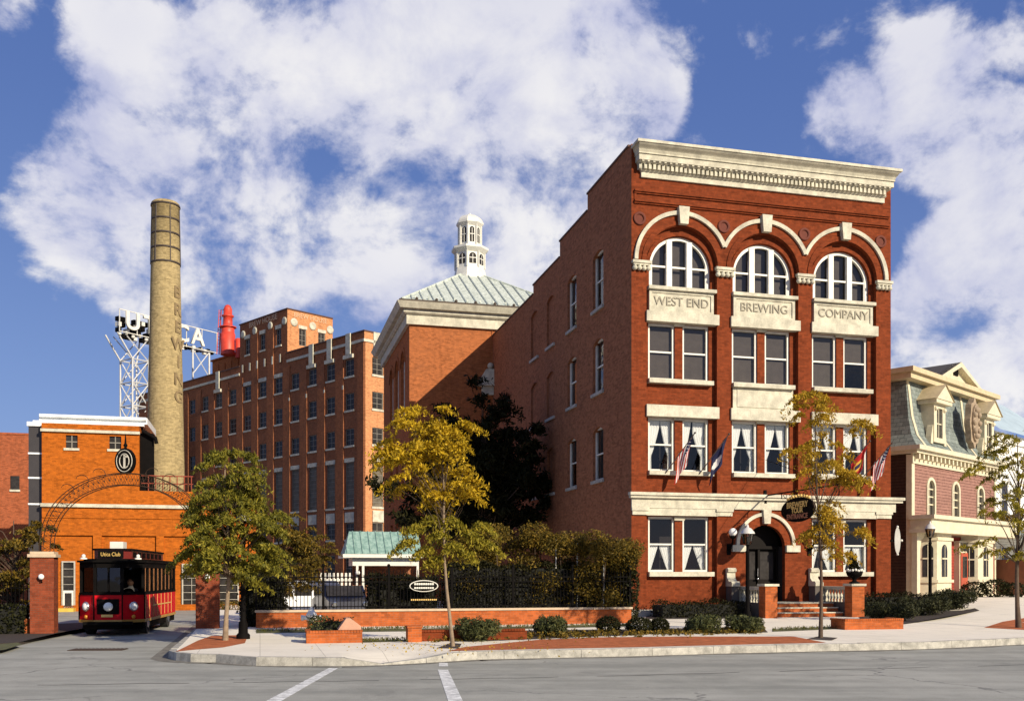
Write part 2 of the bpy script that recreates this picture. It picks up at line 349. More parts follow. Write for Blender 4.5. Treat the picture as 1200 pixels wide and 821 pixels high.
def put(name, me, parent=None, loc=(0, 0, 0), rotz=0):
    o = bpy.data.objects.new(name, me); COL.objects.link(o); o.location = loc; o.rotation_euler = (0, 0, rotz)
    if parent is not None: o.parent = parent
    return o
def tag(o, label, cat, group=None):
    o['label'] = label; o['category'] = cat
    if group: o['group'] = group
    return o
def thing(name, label, cat, loc=(0, 0, 0), rotz=0, group=None):
    o = bpy.data.objects.new(name, None); COL.objects.link(o); o.empty_display_size = .3
    o.location = loc; o.rotation_euler = (0, 0, rotz); return tag(o, label, cat, group)
def struct(o, kind='structure'): o['kind'] = kind; return o
def dup(root, loc, rotz, label):
    def cp(o, par):
        c = o.copy(); COL.objects.link(c)
        if par is not None: c.parent = par
        for ch in list(o.children): cp(ch, c)
        return c
    r = cp(root, None); r.location = loc; r.rotation_euler = (0, 0, rotz); r['label'] = label; return r
def text(name, body, size, mat, parent, loc, rot=(R(90), 0, 0), ext=.01, sx=1, bold=0, align='CENTER'):
    cu = bpy.data.curves.new('t', 'FONT'); cu.body = body; cu.size = size; cu.extrude = ext; cu.align_x = align; cu.align_y = 'CENTER'; cu.offset = bold
    t = bpy.data.objects.new('t', cu); me = bpy.data.meshes.new_from_object(t); bpy.data.objects.remove(t)
    me.name = name; me.materials.clear(); me.materials.append(mat)
    o = bpy.data.objects.new(name, me); COL.objects.link(o); o.location = loc; o.rotation_euler = rot; o.scale = (sx, 1, 1)
    if parent is not None: o.parent = parent
    return o

# frames: pixel of the photograph -> real position
def W(p, q, z=0): return Vector((OX + p * UX - q * UY, OY + p * UY + q * UX, z))
def sm(t): t = max(0, min(1, t)); return t * t * (3 - 2 * t)
def gz(p, q): return .2 + .1 * sm((q + 12) / 8) + .62 * sm((p - 10) / 9) * sm((q + 13) / 14)
def pq(P): x, y = P[0] - OX, P[1] - OY; return x * UX + y * UY, -x * UY + y * UX
def G(px, py, z=None):
    """the ground point seen at a pixel: on height z, or on the pavement surface"""
    k = (px - CX) / F
    zz = .2 if z is None else z
    for _ in range(12):
        Y = (EYE - zz) * F / (py - HY); P = Vector((k * Y, Y, zz))
        if z is not None: break
        zz = .5 * zz + .5 * gz(*pq(P))
    return P
def AT(px, py, Y): return Vector(((px - CX) / F * Y, Y, EYE + (HY - py) / F * Y))
def arc(cx, cz, r, a0, a1, n=20): return [(cx + r * math.cos(R(a0 + (a1 - a0) * i / n)), cz + r * math.sin(R(a0 + (a1 - a0) * i / n))) for i in range(n + 1)]
def archpoly(x0, x1, z0, zs, n=20):
    c = (x0 + x1) / 2; r = (x1 - x0) / 2; return [(x0, z0), (x1, z0)] + arc(c, zs, r, 0, 180, n)
def rect(x0, x1, z0, z1): return [(x0, z0), (x1, z0), (x1, z1), (x0, z1)]
def segarch(x0, x1, z0, z1, rise=.22, n=8):
    return [(x0, z0), (x1, z0)] + [(x1 + (x0 - x1) * i / n, z1 - rise + rise * math.sin(PI * i / n)) for i in range(n + 1)]

# ------------------------------------------------------------------ the ground
g = MB(); g.quad((-1500, -300, -.03), (1500, -300, -.03), (1500, 3000, -.03), (-1500, 3000, -.03)); struct(g.build('ground', M_soil))
g = MB(); g.quad((-90, -30, 0), (90, -30, 0), (90, 140, 0), (-90, 140, 0)); struct(g.build('road', M_asph))
kerb_px = [(300, 769.6), (400, 770), (450, 769), (500, 766.5), (560, 763), (740, 759.5), (860, 756.3), (960, 754.3), (1080, 752), (1200, 747), (1330, 742), (1500, 734)]
kq = [pq(G(x, y, .2)) for x, y in kerb_px]
P0 = -17.7
front = [(P0, -13.6), (P0 + .12, -14.3), (P0 + .5, -14.85), (P0 + 1.1, -15.1)] + [p for p in kq if p[0] > P0 + 1.6]
last = front[-1]; front += [(last[0] + 12, last[1] + .6), (last[0] + 60, last[1] + 3)]
fp = [f[0] for f in front]; fq = [f[1] for f in front]
def qk(p): return float(np.interp(p, fp, fq))
cut0, cut1 = pq(G(405, 773, .05))[0], pq(G(505, 771, .05))[0]
def kdrop(p): return .17 * sm((p - cut0 + .2) / .8) * sm((cut1 + .2 - p) / .8)       # the dropped kerb at the crossing
ps = sorted(set([P0 + i * .5 for i in range(0, 80)] + fp + [40, 50, 60]))
rows = [0, .25, .6, 1.1, 1.6, 2.2, 3, 4, 5, 6, 7, 8, 9, 10, 11, 12, 13, 14, 15, 16, 18, 20, 24, 30, 45, 70]
KW = .18
g = MB(); vs = []
for p in ps:
    q0 = qk(p) + KW
    for r in rows:
        q = q0 + r; z = gz(p, q) - kdrop(p) * (1 - sm(r / 1.7)); vs.append(W(p, q, z))
nr = len(rows)
g.add(vs, [(i * nr + j, (i + 1) * nr + j, (i + 1) * nr + j + 1, i * nr + j + 1) for i in range(len(ps) - 1) for j in range(nr - 1)], 0, True)
sw = [W(P0, q0, z) for q0 in (-14, 50) for z in (-.01, .2)]
g.build('pavement', M_conc); struct(bpy.data.objects['pavement'])
# granite kerb: a run of stones along the street and up the drive
g = MB()
line = [(P0 - KW, 8), (P0 - KW, -6), (P0 - KW, -13.6)] + [(p - .06, q) for p, q in front[1:4]] + front[4:]
dense = []
for (a, b) in zip(line, line[1:]):
    n = max(1, int(math.hypot(b[0] - a[0], b[1] - a[1]) / .6)); dense += [(a[0] + (b[0] - a[0]) * i / n, a[1] + (b[1] - a[1]) * i / n) for i in range(n)]
dense.append(line[-1])
for i, (a, b) in enumerate(zip(dense, dense[1:])):
    d = Vector((b[0] - a[0], b[1] - a[1], 0)).normalized(); nrm = Vector((-d.y, d.x, 0)) * KW
    if i % 3 == 2: b = (b[0] - d.x * .012, b[1] - d.y * .012)
    j = .006 * math.sin(i * 12.9 // 3 * 3)
    za, zb = .203 - kdrop(a[0]) + j, .203 - kdrop(b[0]) + j
    c = [W(a[0], a[1], -.02), W(b[0], b[1], -.02), W(b[0] + nrm.x, b[1] + nrm.y, -.02), W(a[0] + nrm.x, a[1] + nrm.y, -.02)]
    t = [W(a[0] + nrm.x * .08, a[1] + nrm.y * .08, za), W(b[0] + nrm.x * .08, b[1] + nrm.y * .08, zb), W(b[0] + nrm.x, b[1] + nrm.y, zb), W(a[0] + nrm.x, a[1] + nrm.y, za)]
    g.add(c + t, [(0, 1, 5, 4), (4, 5, 6, 7), (1, 2, 6, 5), (0, 4, 7, 3), (2, 3, 7, 6)])
struct(g.build('kerb', M_kerb))
g = MB()
for a, b in zip(dense[8:], dense[9:]):
    d = Vector((b[0] - a[0], b[1] - a[1], 0)).normalized(); nn_ = Vector((d.y, -d.x, 0))
    wa = .30 + .1 * math.sin(a[0] * 1.7) + .06 * math.sin(a[0] * 4.1); wb = .30 + .1 * math.sin(b[0] * 1.7) + .06 * math.sin(b[0] * 4.1)
    g.quad(W(a[0], a[1], .004), W(b[0], b[1], .004), W(b[0] + nn_.x * wb, b[1] + nn_.y * wb, .004), W(a[0] + nn_.x * wa, a[1] + nn_.y * wa, .004))
struct(g.build('gutter', plain('gutter_grit', (.19, .175, .14), .95, var=.5, scale=5)))
def sheet(name, pts_px, mat, dz=.005, z=None, step=None):
    """flat patch on the pavement, following its slope"""
    P = [G(x, y, z) for x, y in pts_px]; tri = tessellate_polygon([[Vector((p.x, p.y, 0)) for p in P]])
    g = MB(); g.add([(p.x, p.y, p.z + dz) for p in P], [tuple(t) for t in tri])
    return struct(g.build(name, mat))
sheet('brick_paving', [(524, 762.5), (545, 757.5), (633, 749), (701, 746.3), (800, 745.3), (930, 745.3), (968, 752.6), (860, 755), (740, 758), (600, 760.6)], M_pave)
sheet('brick_paving', [(206, 763), (232, 750), (248, 744.5), (291, 743.5), (287, 753), (262, 758), (225, 761)], M_pave)
sheet('brick_paving', [(1153, 735), (1175, 728), (1210, 722), (1320, 716), (1350, 735), (1210, 738)], M_pave)
sheet('tree_pit', [(512, 759), (528, 753), (541, 754), (538, 759.5)], M_mulch, .010)
sheet('tree_pit', [(945, 748.5), (958, 745.5), (982, 747), (975, 750)], M_mulch, .010)
sheet('planting_bed', [(496, 749.5), (560, 751), (640, 748), (760, 742.5), (900, 740.5), (893, 733.5), (760, 736.5), (640, 737.8), (500, 740.5)], M_mulch, .006)
sheet('planting_bed', [(1012, 737), (1060, 731), (1148, 715), (1120, 702), (1040, 706), (1005, 716)], M_mulch, .012)
sheet('planting_bed', [(757, 725), (890, 724), (885, 716), (757, 716)], M_mulch, .012)
sheet('turf_strip', [(300, 741.5), (500, 739), (738, 733.5), (738, 731), (500, 736), (300, 738)], M_grassb, .006)
sheet('turf_strip', [(905, 739.8), (985, 736.5), (988, 733.5), (905, 737)], M_grassb, .006)
sheet('turf_strip', [(424, 752.5), (478, 751), (480, 749.2), (424, 750)], M_grassb, .006)
# left bed beside the drive
g = MB()
PL = [G(x, y, .1) for x, y in [(-320, 772), (-60, 757), (22, 752), (38, 748), (66, 741.5)]]
back = [Vector((p.x - 2.0, p.y + 14, .1)) for p in PL]
g.add(PL + back, [(i, i + 1, i + 6, i + 5) for i in range(4)]); g.add([Vector((p.x, p.y, z)) for p in PL for z in (-.01, .1)], [(2 * i, 2 * i + 2, 2 * i + 3, 2 * i + 1) for i in range(4)])
struct(g.build('planting_bed', M_mulch))
sheet('turf_strip', [(-40, 757.5), (20, 752.5), (26, 754.5), (5, 761), (-40, 764)], M_grassb, .004, z=.1)
# road markings
def stripe(name, a, b, wa, wb):
    g = MB(); g.quad(G(a[0] - wa, a[1], .005), G(a[0] + wa, a[1], .005), G(b[0] + wb, b[1], .005), G(b[0] - wb, b[1], .005)); struct(g.build(name, M_paint))
stripe('crossing_line', (391, 782), (238, 866), 5.5, 13); stripe('crossing_line', (519, 784), (553, 868), 6, 12)
stripe('crossing_line', (519.5, 776), (519.7, 780), 5, 5.5)
g = MB(); pts_ = [G(x, y, .004) for x, y in ((-200, 806), (120, 801), (420, 797), (700, 792), (980, 784), (1300, 776), (1700, 764))]; dn = []
for a, b in zip(pts_, pts_[1:]): dn += [a.lerp(b, i / 12) + Vector((0, .05 * math.sin(i * 1.7 + a.x), 0)) for i in range(12)]
for i, (a, b) in enumerate(zip(dn, dn[1:])):
    if i % 9 < 7: g.quad(a, b, b + Vector((0, .05, 0)), a + Vector((0, .05, 0)))
struct(g.build('tar_seam', plain('tar', (.09, .088, .08), .8, var=.4)))
g = MB(); c = G(115, 761, .0); g.box(-.75, .75, -.28, .28, .002, .02, 0)
for i in range(13): g.box(-.7 + i * .115, -.64 + i * .115, -.24, .24, .02, .032, 0)
tag(g.build('drain_grate', plain('rusty_iron', (.05, .03, .02), .8), None, (c.x, c.y, 0), R(4)), 'rusty iron storm drain grate in the road before the trolley', 'drain')

# ------------------------------------------------------------------ windows shared by the buildings
WC = {}
def cached(key, fn):
    if key not in WC: WC[key] = fn()
    return WC[key]
def sash(w, h, fr=.1, d=.14, bars=1):
    g = MB(); g.box(0, fr, 0, d, 0, h); g.box(w - fr, w, 0, d, 0, h); g.box(fr, w - fr, 0, d, 0, fr * .9); g.box(fr, w - fr, 0, d, h - fr, h)
    g.box(fr, w - fr, .03, d - .02, h * .5 - .035, h * .5 + .035)
    for i in range(1, bars): g.box(w * i / bars - .015, w * i / bars + .015, .04, d - .03, fr, h - fr)
    return g.mesh('window', M_white)
def paneM(w, h, mat, fr=.1, y=.07):
    g = MB(); g.quad((fr, y, fr * .9), (w - fr, y, fr * .9), (w - fr, y, h - fr), (fr, y, h - fr)); return g.mesh('pane', mat)
def curtainM(w, h, style, fr=.1, vr=1):
    g = MB()
    def drape(fn0, fn1, z0, z1, n=12, m=14):
        vs = []
        for i in range(m + 1):
            z = z0 + (z1 - z0) * i / m
            for j in range(n + 1):
                t = j / n; x = fn0(i / m) + (fn1(i / m) - fn0(i / m)) * t; vs.append((x, .2 + .03 * math.sin(t * 26 + i * .15), z))
        g.add(vs, [(i * (n + 1) + j, i * (n + 1) + j + 1, (i + 1) * (n + 1) + j + 1, (i + 1) * (n + 1) + j) for i in range(m) for j in range(n)], 0, True)
    a, b = fr, w - fr; m = (a + b) / 2
    if style == 'tied':
        k = lambda t: abs(t - .28) ** .75 * .62 + .16 if t > .28 else .16 + .06 * (.28 - t)
        drape(lambda t: a, lambda t: a + (b - a) * min(.52, k(t) * .8 * vr), fr, h - fr); drape(lambda t: b - (b - a) * min(.52, k(t) * .8 / vr), lambda t: b, fr, h - fr)
    else:
        drape(lambda t: a, lambda t: a + (m - a) * min(1, vr * (.28 + .72 * t)), fr, h * .49, m=8); drape(lambda t: b - (b - m) * min(1, (.28 + .72 * t) / vr), lambda t: b, fr, h * .49, m=8)
    return g.mesh('curtain', M_curtain)
def window(parent, x, y, z, w, h, glass=None, curtain=None, rotz=0, name='window', blind=False, bars=1):
    gm = glass or M_glass
    f = put(name, cached(('f', w, h, bars), lambda: sash(w, h, bars=bars)), parent, (x, y, z), rotz)
    pn_ = put('pane', cached(('p', w, h, gm.name), lambda: paneM(w, h, gm)), f); pn_.rotation_euler = (random.uniform(-.004, .004), 0, random.uniform(-.008, .008))
    if curtain: vr = random.choice((.8, .95, 1.1, 1.25)); put('curtain', cached(('c', w, h, curtain, vr), lambda: curtainM(w, h, curtain, vr=vr)), f)
    if blind: bl_ = put('blind', cached(('b', w, h), lambda: paneM(w, h, M_blind, y=.16)), f); kk = random.choice((1, 1, .97, .74, .52)); bl_.scale.z = kk; bl_.location.z = (1 - kk) * (h - .1)
    return f

# ------------------------------------------------------------------ the office building
BW = 12.9; BH = 20.35
ob = thing('office_building', 'four storey red brick office building with three tall arches and a white cornice', 'building', W(0, 0, .3), TH)
bays = [(.70, 4.05), (4.72, 8.08), (8.74, 12.12)]
cs = [2.375, 6.40, 10.43]
RD = .24
w = MB(); hs = []
for x0, x1 in bays: hs.append(archpoly(x0, x1, 5.42, 15.45))
for i, (x0, x1) in enumerate(bays):
    if i != 1: hs.append(rect(x0, x1, .55, 4.38))
door = archpoly(5.45, 7.41, .6, 3.06, 16); hs.append(door)
w.holes(rect(0, BW, .3, BH), hs, 0, RD, 0)
w.holes(rect(0, BW, -.4, .297), [], -.03, .1, 2); w.quad((0, -.03, .297), (BW, -.03, .297), (BW, .02, .3), (0, .02, .3), 2)
pw = 1.28
win_x = lambda c: ((c - 1.47, c - 1.47 + pw), (c + 1.47 - pw - .08, c + 1.47 - .08))
for i, ((x0, x1), c) in enumerate(zip(bays, cs)):
    wx = [(c - 1.50, c - .24), (c + .13, c + 1.39)]
    holes = [archpoly(c - 1.46, c + 1.46, 14.42, 15.28)]
    for z0, z1 in ((10.39, 12.86), (6.37, 8.72)): holes += [rect(a, b, z0, z1) for a, b in wx]
    w.holes(archpoly(x0, x1, 5.42, 15.45), holes, RD, .2, 0)
    if i != 1: w.holes(rect(x0, x1, .55, 4.38), [rect(a, b, 1.94, 4.38 - .003) for a, b in wx], RD, .2, 0)
# side walls, stepped parapet, back
steps = [(0, 20.5), (5.9, 20.5), (5.9, 19.68), (10.5, 19.68), (10.5, 18.83), (15.8, 18.83), (15.8, 18.3), (26.27, 18.3)]
LEN = 26.27
outer = [(0, -.4), (LEN, -.4)] + [(y, z) for y, z in reversed(steps)]
sx = [(3.6, 5.1), (7.65, 9.15), (11.5, 13.0), (14.72, 16.32)]; sz = [(14.5, 17.25), (10.5, 13.05), (6.32, 8.85)]
sh = [segarch(a, b, z0, z1) for a, b in sx for z0, z1 in sz]
s2 = MB(); s2.holes(outer, sh, 0, .3, 1)
for (a, b) in sx[2:]:
    for z0, z1 in sz: s2.add([(p[0], .12, p[1]) for p in segarch(a, b, z0, z1)], [tuple(range(11))], 1)
for v in s2.v: w.v.append((v[1], v[0], v[2]))
o = len(w.v) - len(s2.v)
for f, m in zip(s2.f, s2.m): w.f.append(tuple(i + o for i in f)); w.m.append(m); w.sm.append(False)
# right wall, back wall, parapet tops
w.add([(BW, y, z) for y, z in outer], [tuple(range(len(outer)))], 1)
w.quad((0, LEN, -.4), (BW, LEN, -.4), (BW, LEN, 18.3), (0, LEN, 18.3), 1)
for (y0, z0), (y1, z1) in zip(steps, steps[1:]):
    w.quad((0, y0, z0), (.35, y0, z0), (.35, y1, z1), (0, y1, z1), 1); w.quad((BW, y0, z0), (BW - .35, y0, z0), (BW - .35, y1, z1), (BW, y1, z1), 1)
w.add([(.35, y, z) for y, z in steps] + [(.35, LEN, 17.4), (.35, 0, 17.4)], [tuple(range(10))], 1); w.add([(BW - .35, y, z) for y, z in steps] + [(BW - .35, LEN, 17.4), (BW - .35, 0, 17.4)], [tuple(range(10))], 1)
w.quad((0, 0, BH), (BW, 0, BH), (BW, .35, BH), (0, .35, BH), 0); w.quad((.35, .35, BH), (BW - .35, .35, BH), (BW - .35, .35, 17.4), (.35, .35, 17.4), 1)
w.quad((0, 0, BH), (0, .004, 20.5), (.35, .004, 20.5), (.35, 0, BH), 1)
# brick mouldings under the cornice and ring roundels
for z in (18.46, 18.02): w.box(.12, BW - .12, -.13, -.003, z - .02, z + .06, 0); w.box(.12, BW - .12, -.07, -.002, z - .09, z - .022, 0)
w.box(.12, .22, -.04, -.0035, 18.075, 18.405, 0)
w.build('wall', [M_red, M_side, M_grey_stone], ob)
g = MB(); g.quad((.352, .352, 17.45), (BW - .352, .352, 17.45), (BW - .352, LEN - .002, 17.45), (.352, LEN - .002, 17.45)); g.build('roof', M_roofing, ob)
g = MB(); g.quad((.02, 1.6, 0), (BW - .02, 1.6, 0), (BW - .02, 1.6, 17.4), (.02, 1.6, 17.4)); g.quad((1.6, 1.61, 0), (1.6, 26, 0), (1.6, 26, 17.4), (1.6, 1.61, 17.4))
for z in (5.2, 9.4, 13.5): g.box(.05, BW - .05, .5, 1.58, z, z + .15)
for y in (6.4, 10.3): g.quad((.05, y, 0), (1.58, y, 0), (1.58, y, 17.3), (.05, y, 17.3))
for x in (4.4, 8.4): g.quad((x, .5, 0), (x, 1.58, 0), (x, 1.58, 17.3), (x, .5, 17.3))
g.build('dark_backing', M_dark, ob)  # near-black backing added behind the windows to keep the rooms dark
for y0, z0 in steps[:-1:2]:
    y1 = [s[0] for s in steps if s[1] == z0][-1]; g = MB(); g.box(-.05, .4, y0 + (.02 if y0 else 0.3), y1 + .04, z0 + .003, z0 + .09); g.build('parapet_coping', plain('dark_coping', (.10, .05, .035), .8), ob)
# cornice: stacked mouldings mitred at the ends, with a dentil course
g = MB()
def layer(p, z0, z1, x0, x1, p2=None):
    p2 = p if p2 is None else p2
    e = .0
    v = [(x0, .0, z0), (x0, -p, z0), (x1, -p, z0), (x1, 0, z0)]
    d = (p2 - p) * .55
    v += [(x0 - d, .0, z1), (x0 - d, -p2, z1), (x1 + d, -p2, z1), (x1 + d, 0, z1)]
    g.add(v, [(0, 1, 2, 3), (7, 6, 5, 4), (0, 4, 5, 1), (1, 5, 6, 2), (2, 6, 7, 3)])
X0, X1 = .42, 12.5
layer(.10, 19.07, 19.30, X0, X1); layer(.13, 19.30, 19.36, X0 - .02, X1 + .02, .2)
layer(.16, 19.36, 19.60, X0 - .04, X1 + .04)
n = 58
for i in range(n):
    x = X0 + .06 + (X1 - X0 - .25) * i / (n - 1); g.box(x, x + .125, -.30, -.162, 19.37, 19.585)
for i in range(4): g.box(X0 - .17, X0 - .042, -.04 - .07 * i - .03, -.04 - .07 * i, 19.37, 19.585)
layer(.32, 19.60, 19.68, X0 - .16, X1 + .16, .40)
layer(.46, 19.68, 19.93, X0 - .24, X1 + .24)
for i in range(48):
    x = X0 - .1 + (X1 - X0 + .1) * i / 47; g.box(x, x + .1, -.44, -.33, 19.62, 19.679)
layer(.52, 19.932, 19.985, X0 - .27, X1 + .27); layer(.50, 19.987, 20.06, X0 - .26, X1 + .26, .54)
for i in range(6): t0, t1 = i / 6, (i + 1) / 6; layer(.54 + .24 * (1 - math.cos(t0 * PI)) / 2, 20.062 + .22 * t0, 20.062 + .22 * t1 - .001, X0 - .28 - .08 * t0, X1 + .28 + .08 * t0, .54 + .24 * (1 - math.cos(t1 * PI)) / 2)
layer(.83, 20.284, 20.40, X0 - .44, X1 + .44)
g.box(.05, BW - .05, -.3, .1, 20.42, 20.47)
g.build('cornice', M_stone, ob)
# belt course between ground and second floor
g = MB()
g.box(-.16, BW + .55, -.32, -.002, 5.26, 5.39); g.box(-.12, BW + .48, -.24, -.003, 5.14, 5.257); g.box(-.02, BW + .2, -.10, -.002, 4.72, 5.137)
g.box(.09, 12.6, -.06, RD - .003, 4.383, 4.717) if False else None
for x0, x1 in ((-.02, .78), (3.97, 4.80), (8.0, 8.83), (12.04, BW + .02)): g.box(x0, x1, -.14, -.004, 4.6, 4.717); g.box(x0 + .04, x1 - .04, -.09, -.003, 4.42, 4.597)
for x0, x1 in (bays[0], bays[2]): g.box(x0 - .02, x1 + .02, -.07, -.005, 4.40, 4.715); 
g.build('belt_course', M_stone, ob)
GT = {0: 'WEST END', 1: 'BREWING', 2: 'COMPANY'}
for i, ((x0, x1), c) in enumerate(zip(bays, cs)):
    # hood mould, keystone
    g = MB(); ro, ri = 2.27, 2.10
    lim = math.degrees(math.acos(2.012 / 2.19))
    a0 = lim if i < 2 else 0; a1 = 180 - lim if i > 0 else 180
    A = arc(c, 15.5, ro, a0, a1, 30); B = arc(c, 15.5, ri, a0, a1, 30)
    poly = A + B[::-1]
    k = len(A); v = [(p[0], y, p[1]) for y in (-.13, -.002) for p in A] + [(p[0], y, p[1]) for y in (-.11, -.002) for p in B]
    g.add(v, [(j, j + 1, 2 * k + j + 1, 2 * k + j) for j in range(k - 1)] + [(j, j + k, j + k + 1, j + 1) for j in range(k - 1)] + [(2 * k + j, 2 * k + j + 1, 3 * k + j + 1, 3 * k + j) for j in range(k - 1)])
    for e in (0, k - 1): g.add([v[e], v[e + k], v[e + 3 * k], v[e + 2 * k]], [(0, 1, 2, 3)])
    g.build('arch_hood', M_stone, ob)
    g = MB(); g.prism([(c - .19, 17.16), (c + .19, 17.16), (c + .25, 17.92), (c - .25, 17.92)], -.26, -.004); g.build('keystone', M_stone, ob)
    # brick ring inside the hood
    g = MB(); A = arc(c, 15.45, 1.90, 0, 180, 28); B = arc(c, 15.45, 1.70, 0, 180, 28); k = len(A)
    v = [(p[0], -.045, p[1]) for p in A] + [(p[0], -.045, p[1]) for p in B] + [(p[0], -.002, p[1]) for p in A] + [(p[0], -.002, p[1]) for p in B]
    g.add(v, [(j, j + 1, k + j + 1, k + j) for j in range(k - 1)] + [(j, 2 * k + j, 2 * k + j + 1, j + 1) for j in range(k - 1)] + [(k + j, k + j + 1, 3 * k + j + 1, 3 * k + j) for j in range(k - 1)])
    A = arc(c, 15.28, 1.64, 0, 180, 28); B = arc(c, 15.28, 1.48, 0, 180, 28)
    v = [(p[0], RD - .06, p[1]) for p in A] + [(p[0], RD - .06, p[1]) for p in B] + [(p[0], RD - .002, p[1]) for p in A] + [(p[0], RD - .002, p[1]) for p in B]
    g.add(v, [(j, j + 1, k + j + 1, k + j) for j in range(k - 1)] + [(j, 2 * k + j, 2 * k + j + 1, j + 1) for j in range(k - 1)] + [(k + j, k + j + 1, 3 * k + j + 1, 3 * k + j) for j in range(k - 1)])
    g.build('brick_arch', M_red, ob)
    # arched window: three lights under a half circle
    g = MB(); A = archpoly(c - 1.46, c + 1.46, 14.42, 15.28, 28); B = archpoly(c - 1.32, c + 1.32, 14.55, 15.28, 28); y = RD + .1
    k = len(A); v = [(p[0], y, p[1]) for p in A] + [(p[0], y, p[1]) for p in B] + [(p[0], y + .16, p[1]) for p in B]
    g.add(v, [(j, (j + 1) % k, k + (j + 1) % k, k + j) for j in range(k)] + [(k + j, k + (j + 1) % k, 2 * k + (j + 1) % k, 2 * k + j) for j in range(k)])
    for mx in (-.48, .48): g.box(c + mx - .13, c + mx + .13, y - .05, y + .1, 14.5, 15.28 + math.sqrt(1.36 ** 2 - .42 ** 2) - .02)
    for a, b in ((-1.33, -.58), (-.38, .38), (.58, 1.33)):
        g.box(c + a, c + b, y + .01, y + .09, 15.36, 15.44); g.box(c + a, c + a + .06, y + .02, y + .08, 14.5, 16.0 if abs(a + b) > .1 else 16.55); g.box(c + b - .06, c + b, y + .02, y + .08, 14.5, 16.0 if abs(a + b) > .1 else 16.55)
    f = g.build('arched_window', M_white, ob)
    g = MB(); g.add([(p[0], y + .12, p[1]) for p in archpoly(c - 1.4, c + 1.4, 14.5, 15.28, 28)], [tuple(range(31))]); g.build('pane', M_glass, f)
    g = MB(); g.add([(p[0], y + .3, p[1]) for p in archpoly(c - 1.45, c + 1.45, 14.45, 15.28, 28)], [tuple(range(31))]); g.build('blind', M_blind, f)
    # sills, inscription panel, lintels
    def bx(name, *a, mat=M_stone): q = MB(); q.box(*a); return q.build(name, mat, ob)
    bx('sill', c - 1.60, c + 1.62, -.12, RD + .1, 14.27, 14.417)
    q = MB(); q.holes(rect(c - 1.53, c + 1.53, 13.32, 14.266), [rect(c - 1.40, c + 1.40, 13.44, 14.15)], .02, .05)
    q.quad((c - 1.42, .0695, 13.42), (c + 1.42, .0695, 13.42), (c + 1.42, .0695, 14.17), (c - 1.42, .0695, 14.17))
    for x, d in ((c - 1.53, 0), (c + 1.53, 0)): q.quad((x, .02, 13.32), (x, RD, 13.32), (x, RD, 14.266), (x, .02, 14.266))
    p = q.build('inscription_panel', M_stone, ob)
    text('lettering', GT[i], .545, plain('carved_letter', (.30, .27, .20), .8), p, (c, .055, 13.785), ext=.022, sx=.98, bold=0)
    bx('lintel', c - 1.70, c + 1.74, -.11, RD + .05, 12.863, 13.317); bx('lintel', c - .30, c + .19, RD - .1, RD + .01, 12.76, 12.86)
    bx('sill', c - 1.56, c + 1.50, -.07, RD + .1, 10.2, 10.388)
    bx('lintel', c - 1.70, c + 1.74, -.11, RD + .05, 8.723, 9.23); bx('lintel', c - .30, c + .19, RD - .1, RD + .01, 8.62, 8.72)
    bx('sill', c - 1.56, c + 1.50, -.08, RD + .1, 6.18, 6.367)
    if i == 1: q = MB(); q.box(c - 1.5, c + 1.5, RD - .1, RD - .002, 9.233, 10.197); q.box(c - 1.3, c + 1.3, RD - .13, RD - .102, 9.33, 10.1); q.build('stone_panel', M_stone, ob)
    if i != 1: bx('sill', c - 1.56, c + 1.52, -.08, RD + .1, 1.74, 1.937); bx('lintel', c - .30, c + .19, RD - .1, RD + .003, 4.2, 4.378)
    for a in (c - 1.50, c + .13):
        window(ob, a, RD + .08, 10.39, 1.26, 2.47, blind=True); window(ob, a, RD + .08, 6.37, 1.26, 2.35, curtain='tied')
        if i != 1: window(ob, a, RD + .08, 1.94, 1.26, 2.43, curtain='cafe')
for x in (.37, 4.37, 8.38, 12.35):
    g = MB(); g.lathe([(.29, -.002), (.29, -.05), (.26, -.065), (.19, -.065), (.17, -.03), (.17, -.012)], 22, (x, 0, 17.29), axis='y'); g.build('roundel', plain('dark_red_brick', (.13, .028, .013), .85), ob)
for x in (.42, 4.40, 8.40, 12.5):
    g = MB(); x0 = max(x - .46, 0.0); x1 = min(x + .46, BW)
    if x > 12: x0, x1 = 12.06, 12.9
    g.box(x0, x1, -.2, -.004, 15.32, 15.44); g.box(x0 + .05, x1 - .05, -.15, -.005, 15.24, 15.317)
    for j in range(4):
        xx = x0 + .12 + (x1 - x0 - .24) * j / 3; g.ball((xx, -.09, 15.12), .115, 8, 0, .95); g.ball((xx, -.13, 15.22), .06, 6)
    g.build('capital', M_stone, ob)
for a, b in sx:
    for z0, z1 in sz:
        g = MB(); g.box(-.10, .05, a - .08, b + .08, z0 - .15, z0 - .003); g.build('sill', M_grey_stone, ob)
for a, b in sx[:2]:
    for z0, z1 in sz: window(ob, .14, b, z0, b - a, z1 - z0, rotz=R(-90), blind=True)
